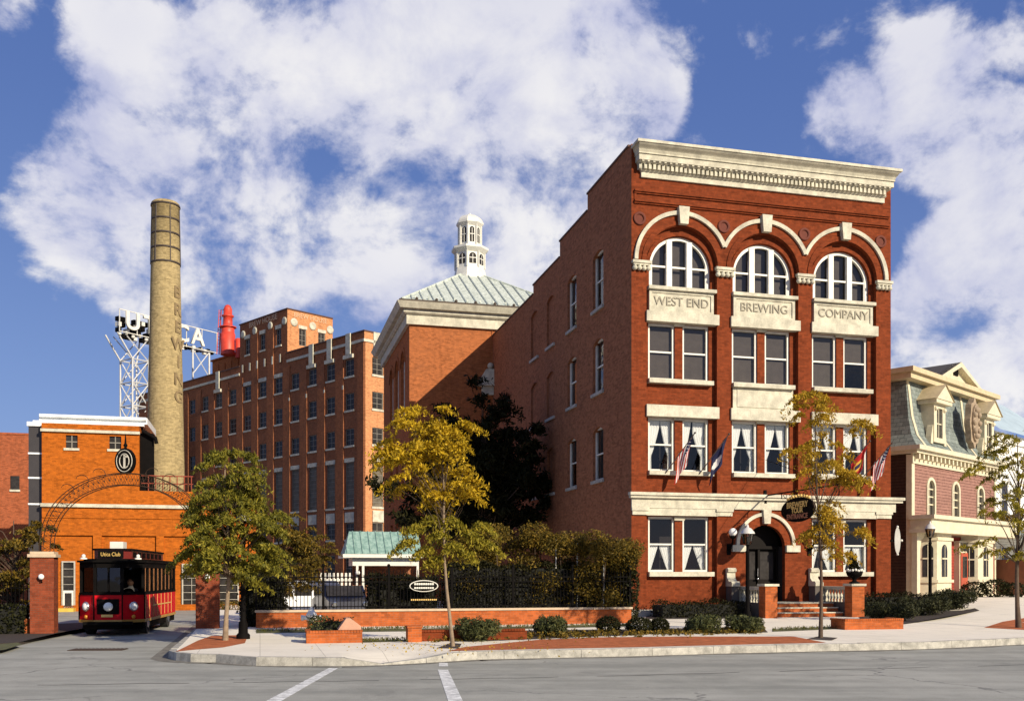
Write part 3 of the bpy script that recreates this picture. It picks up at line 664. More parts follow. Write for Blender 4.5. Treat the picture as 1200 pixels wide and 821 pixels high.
# entrance
DC = 6.43
g = MB(); A = arc(DC, 3.14, 1.47, 0, 180, 24); B = arc(DC, 3.14, 1.32, 0, 180, 24); k = len(A)
v = [(p[0], -.1, p[1]) for p in A] + [(p[0], -.1, p[1]) for p in B] + [(p[0], -.002, p[1]) for p in A] + [(p[0], -.002, p[1]) for p in B]
g.add(v, [(j, j + 1, k + j + 1, k + j) for j in range(k - 1)] + [(j, 2 * k + j, 2 * k + j + 1, j + 1) for j in range(k - 1)] + [(k + j, k + j + 1, 3 * k + j + 1, 3 * k + j) for j in range(k - 1)]); g.build('door_hood', M_stone, ob)
for s_ in (-1, 1):
    q = MB(); a, b = sorted((DC + s_ * .99, DC + s_ * 1.68)); q.box(a, b, -.15, -.003, 2.84, 3.137); q.build('impost', M_stone, ob)
q = MB(); q.prism([(DC - .15, 4.1), (DC + .15, 4.1), (DC + .2, 4.717), (DC - .2, 4.717)], -.2, -.0045); q.build('keystone', M_stone, ob)
q = MB(); q.add([(p[0], .75, p[1]) for p in archpoly(5.3, 7.55, .55, 3.06, 16)], [tuple(range(19))], 0)
q.box(5.45, 7.41, .55, .74, 2.98, 3.12, 0)
for xx in (5.46, 6.38, 7.30): q.box(xx, xx + .1, .6, .74, .6, 2.98, 0)
for xx in (5.62, 6.54): q.box(xx, xx + .7, .68, .74, .75, 1.5, 0)
d = q.build('entrance_door', plain('black_door_paint', (.007, .005, .004), .6, spec=.1), ob)
for xx in (5.65, 6.56):
    q = MB(); q.quad((xx, .735, 1.6), (xx + .66, .735, 1.6), (xx + .66, .735, 2.85), (xx, .735, 2.85)); q.build('pane', M_glass_dark, d)
q = MB(); q.ball((6.36, .58, 1.62), .05, 8); q.tube([(6.36, .58, 1.75), (6.36, .56, 2.1)], .02); q.build('handle', M_chrome, d)
q = MB(); q.box(5.42, 5.452, RD + .002, .76, .6, 3.1); q.box(7.408, 7.44, RD + .002, .76, .6, 3.1); q.build('door_lining', M_dark, ob)

# stoop
st = thing('entrance_stoop', 'stone entrance steps with brick piers and balustrades before the arched door', 'steps', W(0, 0, .3), TH)
q = MB(); 
for i in range(1, 4):
    q = MB(); q.box(5.36, 8.90, -2.62 + .36 * i, -.035, -.3, -.045 + .2 * i, 1); q.box(5.36, 8.90, -2.65 + .36 * i, -.03, -.042 + .2 * i, .2 * i, 0); q.build('step', [M_stone, M_wall], st)
for x0, x1, lab in ((4.80, 5.355, 0), (8.905, 9.5, 1)):
    q = MB(); q.box(x0, x1, -2.95, -2.4, -.2, 1.33); p = q.build('pier', M_wall, st)
    q = MB(); q.box(x0 - .06, x1 + .06, -3.01, -2.34, 1.333, 1.43); q.build('pier_cap', M_stone, p)
    xm = (x0 + x1) / 2
    q = MB(); q.box(xm - .14, xm + .14, -2.39, -.04, -.2, .62); q.build('plinth', plain('dark_stone', (.10, .085, .07), .8), st)
    q = MB(); q.box(xm - .15, xm + .15, -2.38, -.06, 1.16, 1.30)
    for i in range(8):
        yy = -2.15 + i * .24
        q.lathe([(.05, .62), (.05, .68), (.035, .7), (.075, .82), (.07, .9), (.03, 1.02), (.05, 1.1), (.05, 1.16)], 8, (xm, yy, 0))
    q.box(xm - .15, xm + .15, -.42, -.06, .62, 1.16); q.build('balustrade', M_stone, st)
    q = MB(); pf = [(-.62, 1.303), (-.03, 1.303), (-.03, 2.1), (-.2, 2.12), (-.3, 2.04), (-.27, 1.94), (-.16, 1.9), (-.18, 1.66), (-.34, 1.52), (-.55, 1.52), (-.64, 1.44)]
    q.prism(pf, xm - .62, xm - .22, plane='yz'); q.build('scroll', M_stone, st)
    q = MB(); q.prism([(a, b - .0) for a, b in [(-.56, -.2), (-.03, -.2), (-.03, 1.30), (-.56, 1.30)]], xm - .60, xm - .24, plane='yz'); q.build('scroll_base', plain('dark_stone', (.10, .085, .07), .8), st)
# planted urn on the right pier
ur = thing('urn_planter', 'dark iron urn with a clipped topiary standing on the right stoop pier', 'planter', W(9.2, -2.67, 1.733), TH)
q = MB(); q.lathe([(.22, 0), (.22, .06), (.1, .1), (.08, .2), (.3, .34), (.36, .5), (.34, .52), (.2, .52)], 14); q.build('urn', M_black, ur)
def leafcloud(P, size, droop=0, aspect=2.2, seed=0, flat=.0):
    r = np.random.default_rng(seed); n = len(P); d = r.normal(size=(n, 3)); d[:, 2] -= droop; d /= np.linalg.norm(d, axis=1)[:, None]
    s = r.normal(size=(n, 3)); s[:, 2] *= 1 - flat; s -= (s * d).sum(1)[:, None] * d; s /= np.linalg.norm(s, axis=1)[:, None]
    L = (size * (0.65 + .7 * r.random(n)))[:, None]; Wd = L / aspect / 2
    a = P - d * L / 2; c = P + d * L / 2; m = P + d * L * .08; b1 = m + s * Wd; b2 = m - s * Wd
    nn = np.cross(d, s); b1 = b1 + nn * Wd * .35; b2 = b2 + nn * Wd * .35
    return np.stack([a, b1, c, b2], 1).reshape(-1, 3)
def leafmesh(name, V, mat):
    n = len(V) // 4; me = bpy.data.meshes.new(name); me.vertices.add(4 * n); me.vertices.foreach_set('co', np.ascontiguousarray(V, dtype=np.float32).ravel())
    me.loops.add(4 * n); me.loops.foreach_set('vertex_index', np.arange(4 * n, dtype=np.int32)); me.polygons.add(n)
    me.polygons.foreach_set('loop_start', np.arange(n, dtype=np.int32) * 4); me.polygons.foreach_set('loop_total', np.full(n, 4, dtype=np.int32))
    me.materials.append(mat); me.update(calc_edges=True); return me
def blobpts(r, centres, radii, n, shell=.55):
    """points in the outer shells of a set of ellipsoids"""
    centres = np.array(centres, float); radii = np.array(radii, float)
    if radii.ndim == 1: radii = np.repeat(radii[:, None], 3, 1)
    wgt = radii.prod(1) ** (2 / 3); idx = r.choice(len(centres), n, p=wgt / wgt.sum())
    d = r.normal(size=(n, 3)); d /= np.linalg.norm(d, axis=1)[:, None]; t = (shell + (1 - shell) * r.random(n) ** .6)[:, None] * (1 + r.normal(size=(n, 1)) * .06)
    return centres[idx] + d * t * radii[idx]
q = blobpts(np.random.default_rng(3), [(0, 0, .62), (0, 0, .8), (0, 0, 1.02)], [(.26, .26, .15), (.17, .17, .17), (.09, .09, .2)], 900)
put('foliage', leafmesh('foliage', leafcloud(q, .1, seed=2), L_dark), ur)
q = MB()
for i in range(16):
    t = i * .39; q.ball((.31 * math.cos(t), .31 * math.sin(t), .55 + .02 * (i % 3)), .06, 6)
q.build('flower', M_white, ur)
# globe lamps by the door
gl = thing('wall_lamp', 'white globe lamp on a black bracket left of the arched door', 'lamp', W(4.61, 0, 3.99), TH, 'globe lamps beside the entrance')
q = MB(); q.ball((0, -.42, 0), .185, 16); q.build('globe', M_lampglass, gl)
q = MB(); q.tube([(-.0, -.01, -.75), (0, -.16, -.72), (0, -.40, -.45), (0, -.42, -.22)], [.05, .05, .045, .06], 8); q.lathe([(.07, -.3), (.14, -.2), (.14, -.17)], 10, (0, -.42, 0)); q.box(-.09, .09, -.05, -.003, -1.0, -.5); q.build('bracket', M_black, gl)
dup(gl, W(8.64, 0, 3.99), TH, 'white globe lamp on a black bracket right of the arched door')
# flags on angled poles
def flag(a, z, length, tilt, label, kind, seed, drop=1.15, yaw=0):
    t = thing('flag', label, 'flag', W(a, -.1, z), TH + yaw, 'flags on poles over the second floor sills')
    d = Vector((0, -math.cos(R(tilt)), math.sin(R(tilt))))
    q = MB(); q.tube([Vector((0, 0, 0)), d * length], .022, 6); q.ball(d * (length + .03), .045, 8); q.build('pole', plain('flag_pole', (.06, .04, .03), .5), t)
    q = MB(); nh, nf = 13, 16; h0, h1 = length * .98, length * .98 - 1.15
    vs = []
    for i in range(nh + 1):
        for j in range(nf + 1):
            u = i / nh; f = j / nf
            p = d * (h0 + (h1 - h0) * u); wv = math.sin(f * 5 + u * 7 + seed) * .07 * f + math.sin(u * 11 + seed) * .05 * min(1, f * 2)
            p = p + Vector((wv + .12 * f, .16 * f + .05 * math.sin(u * 9 + f * 3), -drop * f - .12 * u * f)); p.y *= (1 - .12 * f); vs.append(p)
    for i in range(nh):
        for j in range(nf):
            if kind == 'us': m = 2 if (i < 7 and j < 6) else (0 if i % 2 == 0 else 1)
            elif kind == 'dark': m = 1 if (3 <= i < 10 and 6 <= j < 12 and (i - 6) ** 2 / 11 + (j - 8.5) ** 2 / 9 < 1) else 2
            else: m = 3 if (3 <= i < 10 and 5 <= j < 12 and (i - 6) ** 2 / 11 + (j - 8) ** 2 / 11 < 1) else 0
            if kind == 'red' and m == 3 and (i - 6) ** 2 + (j - 8) ** 2 < 3: m = 2
            a_ = i * (nf + 1) + j; q.f.append((a_, a_ + 1, a_ + nf + 2, a_ + nf + 1)); q.m.append(m); q.sm.append(True)
    q.v = [tuple(v) for v in vs]
    if kind == 'us':
        for i in range(1, 7, 1):
            for j in range(6):
                if (i + j) % 2: continue
                c = vs[i * (nf + 1) + j] * .5 + vs[(i) * (nf + 1) + j + 1] * .5
                for sgn in (-.008, .008): q.add([c + Vector((sgn, .02, 0)), c + Vector((sgn, 0, .02)), c + Vector((sgn, -.02, 0)), c + Vector((sgn, 0, -.02))], [(0, 1, 2, 3)], 1)
    q.build('cloth', [leaf_mat('flag_red', [(.45, .02, .02), (.5, .03, .03)], trans=.25), leaf_mat('flag_white', [(.75, .72, .68), (.8, .78, .74)], trans=.25), leaf_mat('flag_navy', [(.012, .014, .045), (.02, .022, .06)], trans=.1), leaf_mat('flag_gold', [(.6, .33, .04), (.7, .4, .06)], trans=.25)], t)
flag(1.55, 6.55, 2.1, 52, 'american flag on a pole between the two left second floor windows', 'us', 0, yaw=R(50))
flag(3.15, 6.55, 2.1, 52, 'dark blue flag with white emblem at the right edge of the left bay', 'dark', 2, yaw=R(50))
flag(10.15, 6.6, 2.0, 50, 'red flag with a gold emblem showing behind the yellow sapling', 'red', 4, yaw=R(50))
flag(11.3, 6.55, 2.0, 50, 'american flag at the right hand end of the brick facade', 'us', 6, yaw=R(50))
# hanging oval sign on its long iron bracket, square to the facade
hs_ = thing('hanging_sign', 'black oval brewery tour sign hung from a long iron bracket over the door', 'sign', W(6.38, 0, .3), TH)
zb = 5.36
q = MB(); q.tube([(0, -.11, zb), (0, -6.0, zb)], .035, 6); q.tube([(0, -1.5, zb), (0, -1.5, zb - .25)], .02, 5); q.tube([(0, -4.2, zb), (0, -4.2, zb - .25)], .02, 5)
q.ball((0, -6.03, zb), .07, 8); q.box(-.06, .06, -.11, -.003, zb - .35, zb + .25); q.tube([(0, -.1, zb + 1.6), (0, -5.6, zb)], .012, 4)
for i in range(5):
    y = -1.8 - i * .55; q.tube([(0, y + .18 * math.cos(t) * (1 - t / 9), zb - .17 + .13 * math.sin(t) * (1 - t / 9)) for t in [j * .6 for j in range(12)]], .016, 4)
q.tube([(0, -4.6, zb), (0, -5.1, zb - .5), (0, -5.5, zb - .25), (0, -5.8, zb)], .016, 4); q.build('bracket', M_black, hs_)
e = [(-2.85 + 1.33 * math.cos(2 * PI * i / 32), zb - .80 + .52 * math.sin(2 * PI * i / 32)) for i in range(32)]
q = MB(); q.prism(e, -.04, .04, plane='yz'); bd = q.build('sign_board', plain('sign_black', (.005, .004, .004), .8, spec=.05), hs_)
for dz, body, sz_, m in ((.20, 'BREWERY', .34, M_gold), (-.04, 'TOUR', .30, M_gold), (-.29, 'ENTRANCE', .29, plain('dull_red', (.35, .13, .07), .6))):
    text('lettering', body, sz_, m, bd, (-.045, -2.85, zb - .80 + dz), rot=(R(90), 0, R(-90)), sx=1.12, bold=.008)
q = MB()
for i in range(9):
    t = R(55 + i * 9); y, z = -2.85 + 1.4 * math.cos(t), zb - .80 + .58 * math.sin(t); q.ball((0, y, z), .07, 6)
q.build('cresting', M_gold, bd)
# white oval sign on the right hand corner
os_ = thing('side_sign', 'narrow white oval sign on a bracket at the right corner of the brick facade', 'sign', W(12.95, -.02, 3.7), TH)
q = MB(); q.T = Matrix.Rotation(R(-28), 4, 'Z'); q.prism([(.24 + .13 * math.cos(2 * PI * i / 24), .62 * math.sin(2 * PI * i / 24)) for i in range(24)], -.05, .05); q.ball((.24, 0, .64), .06, 8); q.ball((.24, 0, -.64), .06, 8); q.ball((.42, 0, 0), .06, 8); q.T = None; q.build('sign_board', M_white, os_)
q = MB(); q.box(-.06, .12, -.03, .03, -.05, .05); q.build('bracket', M_black, os_)

# ------------------------------------------------------------------ the domed hall behind (cupola)
TW, TD, TB = 11.4, 14.2, 26.29
cp = thing('cupola_hall', 'square brick hall with a pale green copper roof and white cupola', 'building', W(-5.8, TB, .3), TH)
w = MB(); H = 19.25
w.quad((0, 0, -.4), (TW, 0, -.4), (TW, 0, H), (0, 0, H)); w.quad((TW, 0, -.4), (TW, TD, -.4), (TW, TD, H), (TW, 0, H)); w.quad((0, TD, -.4), (TW, TD, -.4), (TW, TD, H), (0, TD, H))
lw = [2.1, 5.2, 8.3]; lh = [archpoly(a, a + 1.9, 13.0, 16.6, 12) for a in lw] + [rect(a + .2, a + 1.7, 7.3, 10.8) for a in lw] + [rect(a + .2, a + 1.7, 2.3, 5.6) for a in lw]
s2 = MB(); s2.holes(rect(0, TD, -.4, H), lh, 0, .35); o = len(w.v); w.v += [(v[1], v[0], v[2]) for v in s2.v]
for f in s2.f: w.f.append(tuple(i + o for i in f)); w.m.append(0); w.sm.append(False)
for a in lw:
    s2 = MB(); A = arc(a + .95, 16.6, 1.25, 0, 180, 12); B = arc(a + .95, 16.6, 1.0, 0, 180, 12); k = 13
    v = [(-.06, p[0], p[1]) for p in A] + [(-.06, p[0], p[1]) for p in B] + [(-.002, p[0], p[1]) for p in A] + [(-.002, p[0], p[1]) for p in B]
    w.add(v, [(j, j + 1, k + j + 1, k + j) for j in range(k - 1)] + [(j, 2 * k + j, 2 * k + j + 1, j + 1) for j in range(k - 1)])
w.box(5.74, 5.8, -.05, -.003, 10, H - .01)
w.build('wall', M_tower, cp)
for a in lw:
    for z0, z1, hw in ((13.0, 17.5, .95), (7.3, 10.8, .75), (2.3, 5.6, .75)):
        yc = a + .95
        q = MB(); q.box(.2, .3, yc - hw, yc - hw + .12, z0, z1, 0); q.box(.2, .3, yc + hw - .12, yc + hw, z0, z1, 0); q.box(.2, .3, yc - .06, yc + .06, z0, z1, 0)
        for zz in np.linspace(z0, z1, 5): q.box(.21, .29, yc - hw, yc + hw, zz - .06, zz + .06, 0)
        f = q.build('window', M_white, cp); q = MB(); q.quad((.31, yc - hw, z0), (.31, yc + hw, z0), (.31, yc + hw, z1), (.31, yc - hw, z1)); q.build('pane', M_glass_dark, f)
q = MB()
def ring(q, o, z0, z1, o2=None):
    o2 = o if o2 is None else o2
    v = [(-o, -o, z0), (TW + o, -o, z0), (TW + o, TD + o, z0), (-o, TD + o, z0), (-o2, -o2, z1), (TW + o2, -o2, z1), (TW + o2, TD + o2, z1), (-o2, TD + o2, z1)]
    q.add(v, [(0, 3, 2, 1), (4, 5, 6, 7)] + [(i, (i + 1) % 4, (i + 1) % 4 + 4, i + 4) for i in range(4)])
ring(q, .22, 18.75, 19.4); ring(q, .32, 19.402, 19.5, .45); ring(q, .72, 19.72, 20.12, .95); ring(q, .45, 19.502, 19.718)
q.build('cornice', M_stone, cp)
q = MB(); ring(q, .78, 20.124, 20.28); 
for i in range(9): q.ball((.4 + i * 1.35, -.7, 20.36), .11, 6)
q.build('gutter', plain('dark_gutter', (.07, .05, .035), .8), cp)
q = MB(); zr, ze, ov = 24.35, 20.3, .62
cx_, cy_ = TW / 2, TD / 2; tw = .9
E_ = [(-ov, -ov), (TW + ov, -ov), (TW + ov, TD + ov), (-ov, TD + ov)]; T_ = [(cx_ - tw, cy_ - tw), (cx_ + tw, cy_ - tw), (cx_ + tw, cy_ + tw), (cx_ - tw, cy_ + tw)]
for i in range(4):
    j = (i + 1) % 4; q.quad((*E_[i], ze), (*E_[j], ze), (*T_[j], zr), (*T_[i], zr), 1 if i == 3 else 0)  # the left slope takes the darker copper
def rp(i, t, s, lift):
    j = (i + 1) % 4; e = Vector((*E_[i], ze)).lerp(Vector((*E_[j], ze)), t); a, b = Vector((*T_[i], zr)), Vector((*T_[j], zr)); d = (Vector((*E_[j], ze)) - Vector((*E_[i], ze))); L = d.length; d.normalize()
    # standing seams run straight up the slope and stop at the hips
    up = ((a + b) / 2 - (Vector((*E_[i], ze)) + Vector((*E_[j], ze))) / 2); up -= d * up.dot(d)
    x = t * L; xa = (a - Vector((*E_[i], ze))).dot(d); xb = (b - Vector((*E_[i], ze))).dot(d); m = min(1, x / xa, (L - x) / (L - xb)); nrm = d.cross(up).normalized()
    return e + up * (m * s) + nrm * lift
for i in range(4):
    n = 17 if i % 2 == 0 else 21
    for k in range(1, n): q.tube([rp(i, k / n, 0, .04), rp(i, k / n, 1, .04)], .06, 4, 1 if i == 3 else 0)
    q.tube([Vector((*E_[i], ze)), Vector((*T_[i], zr))], .1, 5)
for k in range(1, 14): q.box(-.6 + k * .9, -.5 + k * .9, -.45, -.4, 20.45, 20.62)
q.build('roof', [M_verdigris, M_verd_dark], cp)
q = MB(); oct_ = lambda r, z0, z1, r2=None, mat=0: q.lathe([(r, z0), (r2 or r, z1)], 8, (cx_, cy_, 0), mat, smooth=False)
oct_(1.36, 24.0, 24.5, 1.24); oct_(1.24, 24.5, 25.0, 1.14); oct_(1.12, 25.0, 26.35); oct_(1.14, 26.15, 26.42, 1.44); oct_(1.44, 26.42, 26.58); oct_(1.3, 26.58, 26.75, .86)
oct_(.84, 26.75, 28.35); oct_(.86, 28.2, 28.42, 1.06); oct_(1.06, 28.42, 28.56)
for i in range(5): a0, a1 = R(i * 17), R(i * 17 + 17); oct_(1.0 * math.cos(a0), 28.56 + .62 * math.sin(a0), 28.56 + .62 * math.sin(a1), 1.0 * math.cos(a1))
q.ball((cx_, cy_, 29.25), .1, 8)
for j in range(8):
    a = 2 * PI * (j + .5) / 8
    for r, z0, z1 in ((1.14, 25.0, 26.3), (.87, 26.75, 28.3)): q.tube([(cx_ + r * math.cos(a), cy_ + r * math.sin(a), z0), (cx_ + r * math.cos(a), cy_ + r * math.sin(a), z1)], .075, 4)
cu = q.build('cupola', M_white, cp)
for j in range(8):
    a = 2 * PI * j / 8
    for r, z0, z1, hw in ((1.12, 25.25, 26.05, .27), (.84, 26.95, 28.1, .17)):
        q = MB(); q.T = Matrix.Translation((cx_, cy_, 0)) @ Matrix.Rotation(a + PI / 2, 4, 'Z'); y = -r * math.cos(PI / 8) - .015
        pts = archpoly(-hw, hw, z0, z1 - hw, 8); q.add([(p[0], y, p[1]) for p in pts], [tuple(range(len(pts)))], 0)
        q.box(-.02, .02, y - .03, y - .003, z0, z1 - .1, 1); q.box(-hw, hw, y - .028, y - .004, (z0 + z1) / 2 - .03, (z0 + z1) / 2 + .03, 1); q.build('window', [M_glass_dark, M_white], cu)
q = MB(); q.T = Matrix.Translation((5.6, 0, 15.2)); q.prism([(-.9, -.3), (.9, -.3), (.75, 0), (.3, .75), (-.3, .75), (-.75, 0)], -.5, -.003); q.box(-.95, .95, -.6, -.004, -.42, -.302); q.ball((0, -.25, 1.0), .22, 8)
q.box(-.6, .6, -.35, -.005, -1.0, -.424)
pv = q.build('wall_vent', M_stone, cp)

# ------------------------------------------------------------------ the brew house
BR = (-15.8, 105.0); BT = math.atan2(-.704, .71)
bh = thing('brew_house', 'tall weathered brick brew house with rows of windows and a raised corner block', 'building', (*BR, 0), BT)
PH = 28.1; sI = [2.65 + 3.56 * i for i in range(15)]; hw = .8
w = MB(); hl = []
wins = []
rowz = [(23.65, 25.5), (19.95, 21.8), (16.1, 17.95)]
for i, s_ in enumerate(sI):
    for z0, z1 in rowz: wins.append((-s_, z0, z1, i, 'n'))
    wins.append((-s_, 9.4, 14.3, i, 't')); wins.append((-s_, 5.9, 7.7, i, 'n')); wins.append((-s_, 2.0, 4.2, i, 'n'))
blk = (-25.85, -15.0)
for s_ in sI[4:7]: wins.append((-s_, 29.35, 31.3, 4, 'b'))
hl = [rect(x - (.55 if k == 'b' else hw), x + (.55 if k == 'b' else hw), z0, z1) for x, z0, z1, i, k in wins]
XL = -sI[-1] - 2.2
w.holes([(XL, -.3), (0, -.3), (0, PH), (blk[1], PH), (blk[1], 33.3), (blk[0], 33.3), (blk[0], PH), (XL, PH)], hl, 0, .25)
RDp = 14
rw = [(1.05, 2.55), (5.4, 6.9), (9.6, 11.1)]
rh = [rect(a, b, z0, z1) for a, b in rw for z0, z1 in rowz] + [rect(a, b, 9.4, 14.3) for a, b in rw] + [rect(a, b, 5.0, 7.7) for a, b in rw]
s2 = MB(); s2.holes(rect(0, RDp, -.3, PH), rh, 0, .25); o = len(w.v); w.v += [(-v[1], v[0], v[2]) for v in s2.v]
for f in s2.f: w.f.append(tuple(i + o for i in f)); w.m.append(1); w.sm.append(False)
w.quad((XL, 0, -.3), (XL, RDp, -.3), (XL, RDp, PH), (XL, 0, PH)); w.quad((XL, RDp, -.3), (0, RDp, -.3), (0, RDp, PH), (XL, RDp, PH)); w.quad((XL, 0, PH - .9), (0, 0, PH - .9), (0, RDp, PH - .9), (XL, RDp, PH - .9))
bd_ = 6.4
bhole = [rect(1.6, 2.6, 29.3, 31.3), rect(4.3, 5.3, 29.3, 31.3)]
s2 = MB(); s2.holes(rect(0.001, bd_, PH - .9, 33.3), bhole, 0, .25); o = len(w.v); w.v += [(blk[1] - v[1], v[0], v[2]) for v in s2.v]
for f in s2.f: w.f.append(tuple(i + o for i in f)); w.m.append(1); w.sm.append(False)
w.quad((blk[0], 0, PH - .9), (blk[0], bd_, PH - .9), (blk[0], bd_, 33.3), (blk[0], 0, 33.3)); w.quad((blk[0], bd_, PH - .9), (blk[1], bd_, PH - .9), (blk[1], bd_, 33.3), (blk[0], bd_, 33.3)); w.quad((blk[0], 0, 33), (blk[1], 0, 33), (blk[1], bd_, 33), (blk[0], bd_, 33))
for i in range(len(sI) - 1):
    x = -(sI[i] + sI[i + 1]) / 2; top = 31.6 if 4 <= i < 6 else 26.6
    w.box(x - .72, x + .72, -.1, -.003, -.3, top)
w.box(-1.15, -.02, -.1, -.003, -.3, 26.9); w.box(.003, .15, .02, .8, -.3, 26.9, 1); w.box(.003, .15, 2.9, 5.0, -.3, 26.6, 1)
w.build('wall', [M_brew, M_brew_sunlit], bh)
q = MB(); q.quad((XL + .1, 1.2, 0), (-.1, 1.2, 0), (-.1, 1.2, 27), (XL + .1, 1.2, 27)); q.quad((-1.2, .1, 0), (-1.2, 13, 0), (-1.2, 13, 27), (-1.2, .1, 27)); q.build('dark_backing', M_dark, bh)  # added near-black sheets stand in for the unlit rooms
fcy = {}
def bwin(x, z0, z1, hw, kind, par, rot=0, y=0):
    key = (round(z1 - z0, 2), hw, kind)
    def mk():
        g = MB(); h = z1 - z0; fr = .09
        g.box(-hw, -hw + fr, 0, .1, 0, h); g.box(hw - fr, hw, 0, .1, 0, h); g.box(-hw, hw, .001, .099, 0, fr); g.box(-hw, hw, .001, .099, h - fr, h)
        nb = 10 if kind == 't' else 3
        for i in range(1, nb): g.box(-hw + fr, hw - fr, .02, .08, h * i / nb - .025, h * i / nb + .025)
        if kind != 't': g.box(-.03, .03, .025, .075, fr, h - fr)
        return g.mesh('window', plain('grey_frame', (.22, .20, .16), .6))
    f = put('window', cached(('bw',) + key, mk), par, (x, y, z0), rot)
    put('pane', cached(('bp',) + key, lambda: paneM(2 * hw, z1 - z0, M_glass_block if kind == 't' else M_glass_dark, 0.02, .06)), f, (-hw, 0, 0)); return f
dets = {'sill': MB(), 'lintel': MB()}
for x, z0, z1, i, k in wins:
    h_ = .55 if k == 'b' else hw
    bwin(x, z0, z1, h_, k if k != 'b' else 'n', bh, 0, .12)
for x, z0, z1, i, k in wins:
    h_ = .55 if k == 'b' else hw
    if i > 9: continue
    q = MB(); q.box(x - h_ - .1, x + h_ + .1, -.1, .1, z0 - .2, z0 - .003); q.build('sill', M_stone, bh)
    if k == 't' or k == 'b' or (z1 == 25.5 and 4 <= i <= 6): q = MB(); q.box(x - h_ - .1, x + h_ + .1, -.08, .05, z1 + .003, z1 + .45); q.build('lintel', M_stone, bh)
    if k == 't': q = MB(); q.box(x - h_ - .03, x + h_ + .03, -.06, .05, 7.75, 8.85); q.build('stone_panel', M_stone, bh)
for yy in (2.1, 4.8): bwin(blk[1] - .12, 29.3, 31.3, .5, 'n', bh, R(90), yy); q = MB(); q.box(blk[1] - .1, blk[1] + .06, yy - .6, yy + .6, 31.303, 31.7); q.build('lintel', M_stone, bh)
for a, b in rw:
    for z0, z1, k in [(z0, z1, 'n') for z0, z1 in rowz] + [(9.4, 14.3, 't'), (5, 7.7, 'n')]:
        bwin(-.12, z0, z1, .75, k, bh, R(90), (a + b) / 2)
        q = MB(); q.box(-.05, .1, a - .1, b + .1, z0 - .22, z0 - .003); q.build('sill', M_stone, bh)
    for bxx in ((-.05, .12, a - .1, b + .1, 14.3, 14.8), (-.04, .1, a, b, 7.75, 9.0), (-.03, .13, a + .1, b - .1, 25.55, 28.2)): q = MB(); q.box(*bxx); q.build('stone_panel', M_stone, bh)
q = MB(); q.box(blk[1] + .02, .12, -.14, -.004, 27.0, 27.3); q.box(.004, .13, .0, RDp, 27.0, 27.3); q.box(XL, blk[0] - .02, -.14, -.004, 27.0, 27.3)
q.box(blk[1] - .1, .1, -.1, .25, PH + .003, PH + .14, 1); q.box(XL, blk[0], -.1, .25, PH + .003, PH + .14, 1); q.box(blk[0] - .1, blk[1] + .1, -.1, .25, 33.303, 33.43, 1); q.box(blk[1] - .2, blk[1] + .1, .25, bd_, 33.303, 33.43, 1); q.box(-.25, .1, .26, RDp, PH + .003, PH + .14, 1); q.build('parapet_band', [M_stone, plain('dark_coping', (.10, .05, .035), .8)], bh)
for i in (0, 1, 2, 8):
    x = -sI[i]; q = MB(); q.box(x - .42, x + .42, -.26, -.145, 26.0, 28.25); q.box(x - .85, x + .85, -.3, -.006, 25.55, 25.95); q.build('stone_ornament', M_stone, bh)
for i in range(6):
    x = blk[0] + 1.0 + i * 1.72; q = MB(); q.box(x - .14, x + .14, -.26, -.21, 27.2, 28.15) ; q.build('stone_ornament', M_stone, bh)
for x in (-25.0, -22.25, -18.7, -15.6):
    q = MB(); q.lathe([(.48, -.005), (.48, -.1), (.3, -.12)], 10, (x, 0, 32.0), axis='y'); q.build('stone_roundel', M_stone, bh)
for y in (.9, 3.5, 6.0):
    q = MB(); q.lathe([(.5, .005), (.5, .08), (.35, .1)], 10, (blk[1], y, 31.9), axis='x'); q.build('stone_roundel', M_stone, bh)
M_ins = plain('cut_letter', (.62, .42, .25), .8)
text('lettering', 'BREW HOUSE', .95, M_ins, bh, (-20.4, -.02, 32.85), ext=.03, sx=1.1)
text('lettering', 'BREW HOUSE', .8, M_ins, bh, (blk[1] + .02, 3.2, 32.8), rot=(R(90), 0, R(90)), ext=.03, sx=.95)
for i in (0, 1, 2, 3):
    q = MB(); q.box(-sI[i] - 1.1, -sI[i] - .85, -.24, -.205, 22.3 + .1 * (i % 2), 22.75); q.build('stone_ornament', M_stone, bh)
# penthouse on the roof
q = MB(); q.box(-37.5, -26.2, 2.5, 8.5, PH - .8, 30.9); q.box(-37.7, -26.0, 2.3, 8.7, 30.903, 31.1)
for i in range(6): q.box(-36.6 + i * 1.7, -35.7 + i * 1.7, 2.42, 2.497, 29.0, 30.2)
q.build('penthouse', M_tower, bh)
# red tank
Pt = AT(267, 421, 128)
rt = thing('roof_tank', 'bright red stepped tank with a ladder pole on the brew house roof', 'tank', (Pt.x, Pt.y, 31.1), 0); rt.scale = (.76, .76, .88)
q = MB(); q.lathe([(1.25, -.5), (1.25, 2.6), (1.15, 2.65), (1.12, 2.9), (1.12, 3.6), (.8, 3.7), (.78, 5.1), (1.0, 5.15), (1.0, 5.35), (.72, 5.4), (.72, 6.3), (.45, 6.8), (.1, 6.95)], 20); q.build('tank', M_redtank, rt)
q = MB(); q.lathe([(1.45, 3.55), (1.45, 3.66), (1.1, 3.67)], 20); q.tube([(-1.5, 0, -.4), (-1.15, 0, 6.2), (-.6, 0, 6.2)], .09, 6); q.tube([(-1.9, 0, -.4), (-1.5, 0, 6.2)], .07, 5)
for i in range(12): q.tube([(-1.88 + i * .034, 0, .2 + i * .5), (-1.48 + i * .03, 0, .2 + i * .5)], .04, 4)
q.build('ladder', M_redtank, rt)
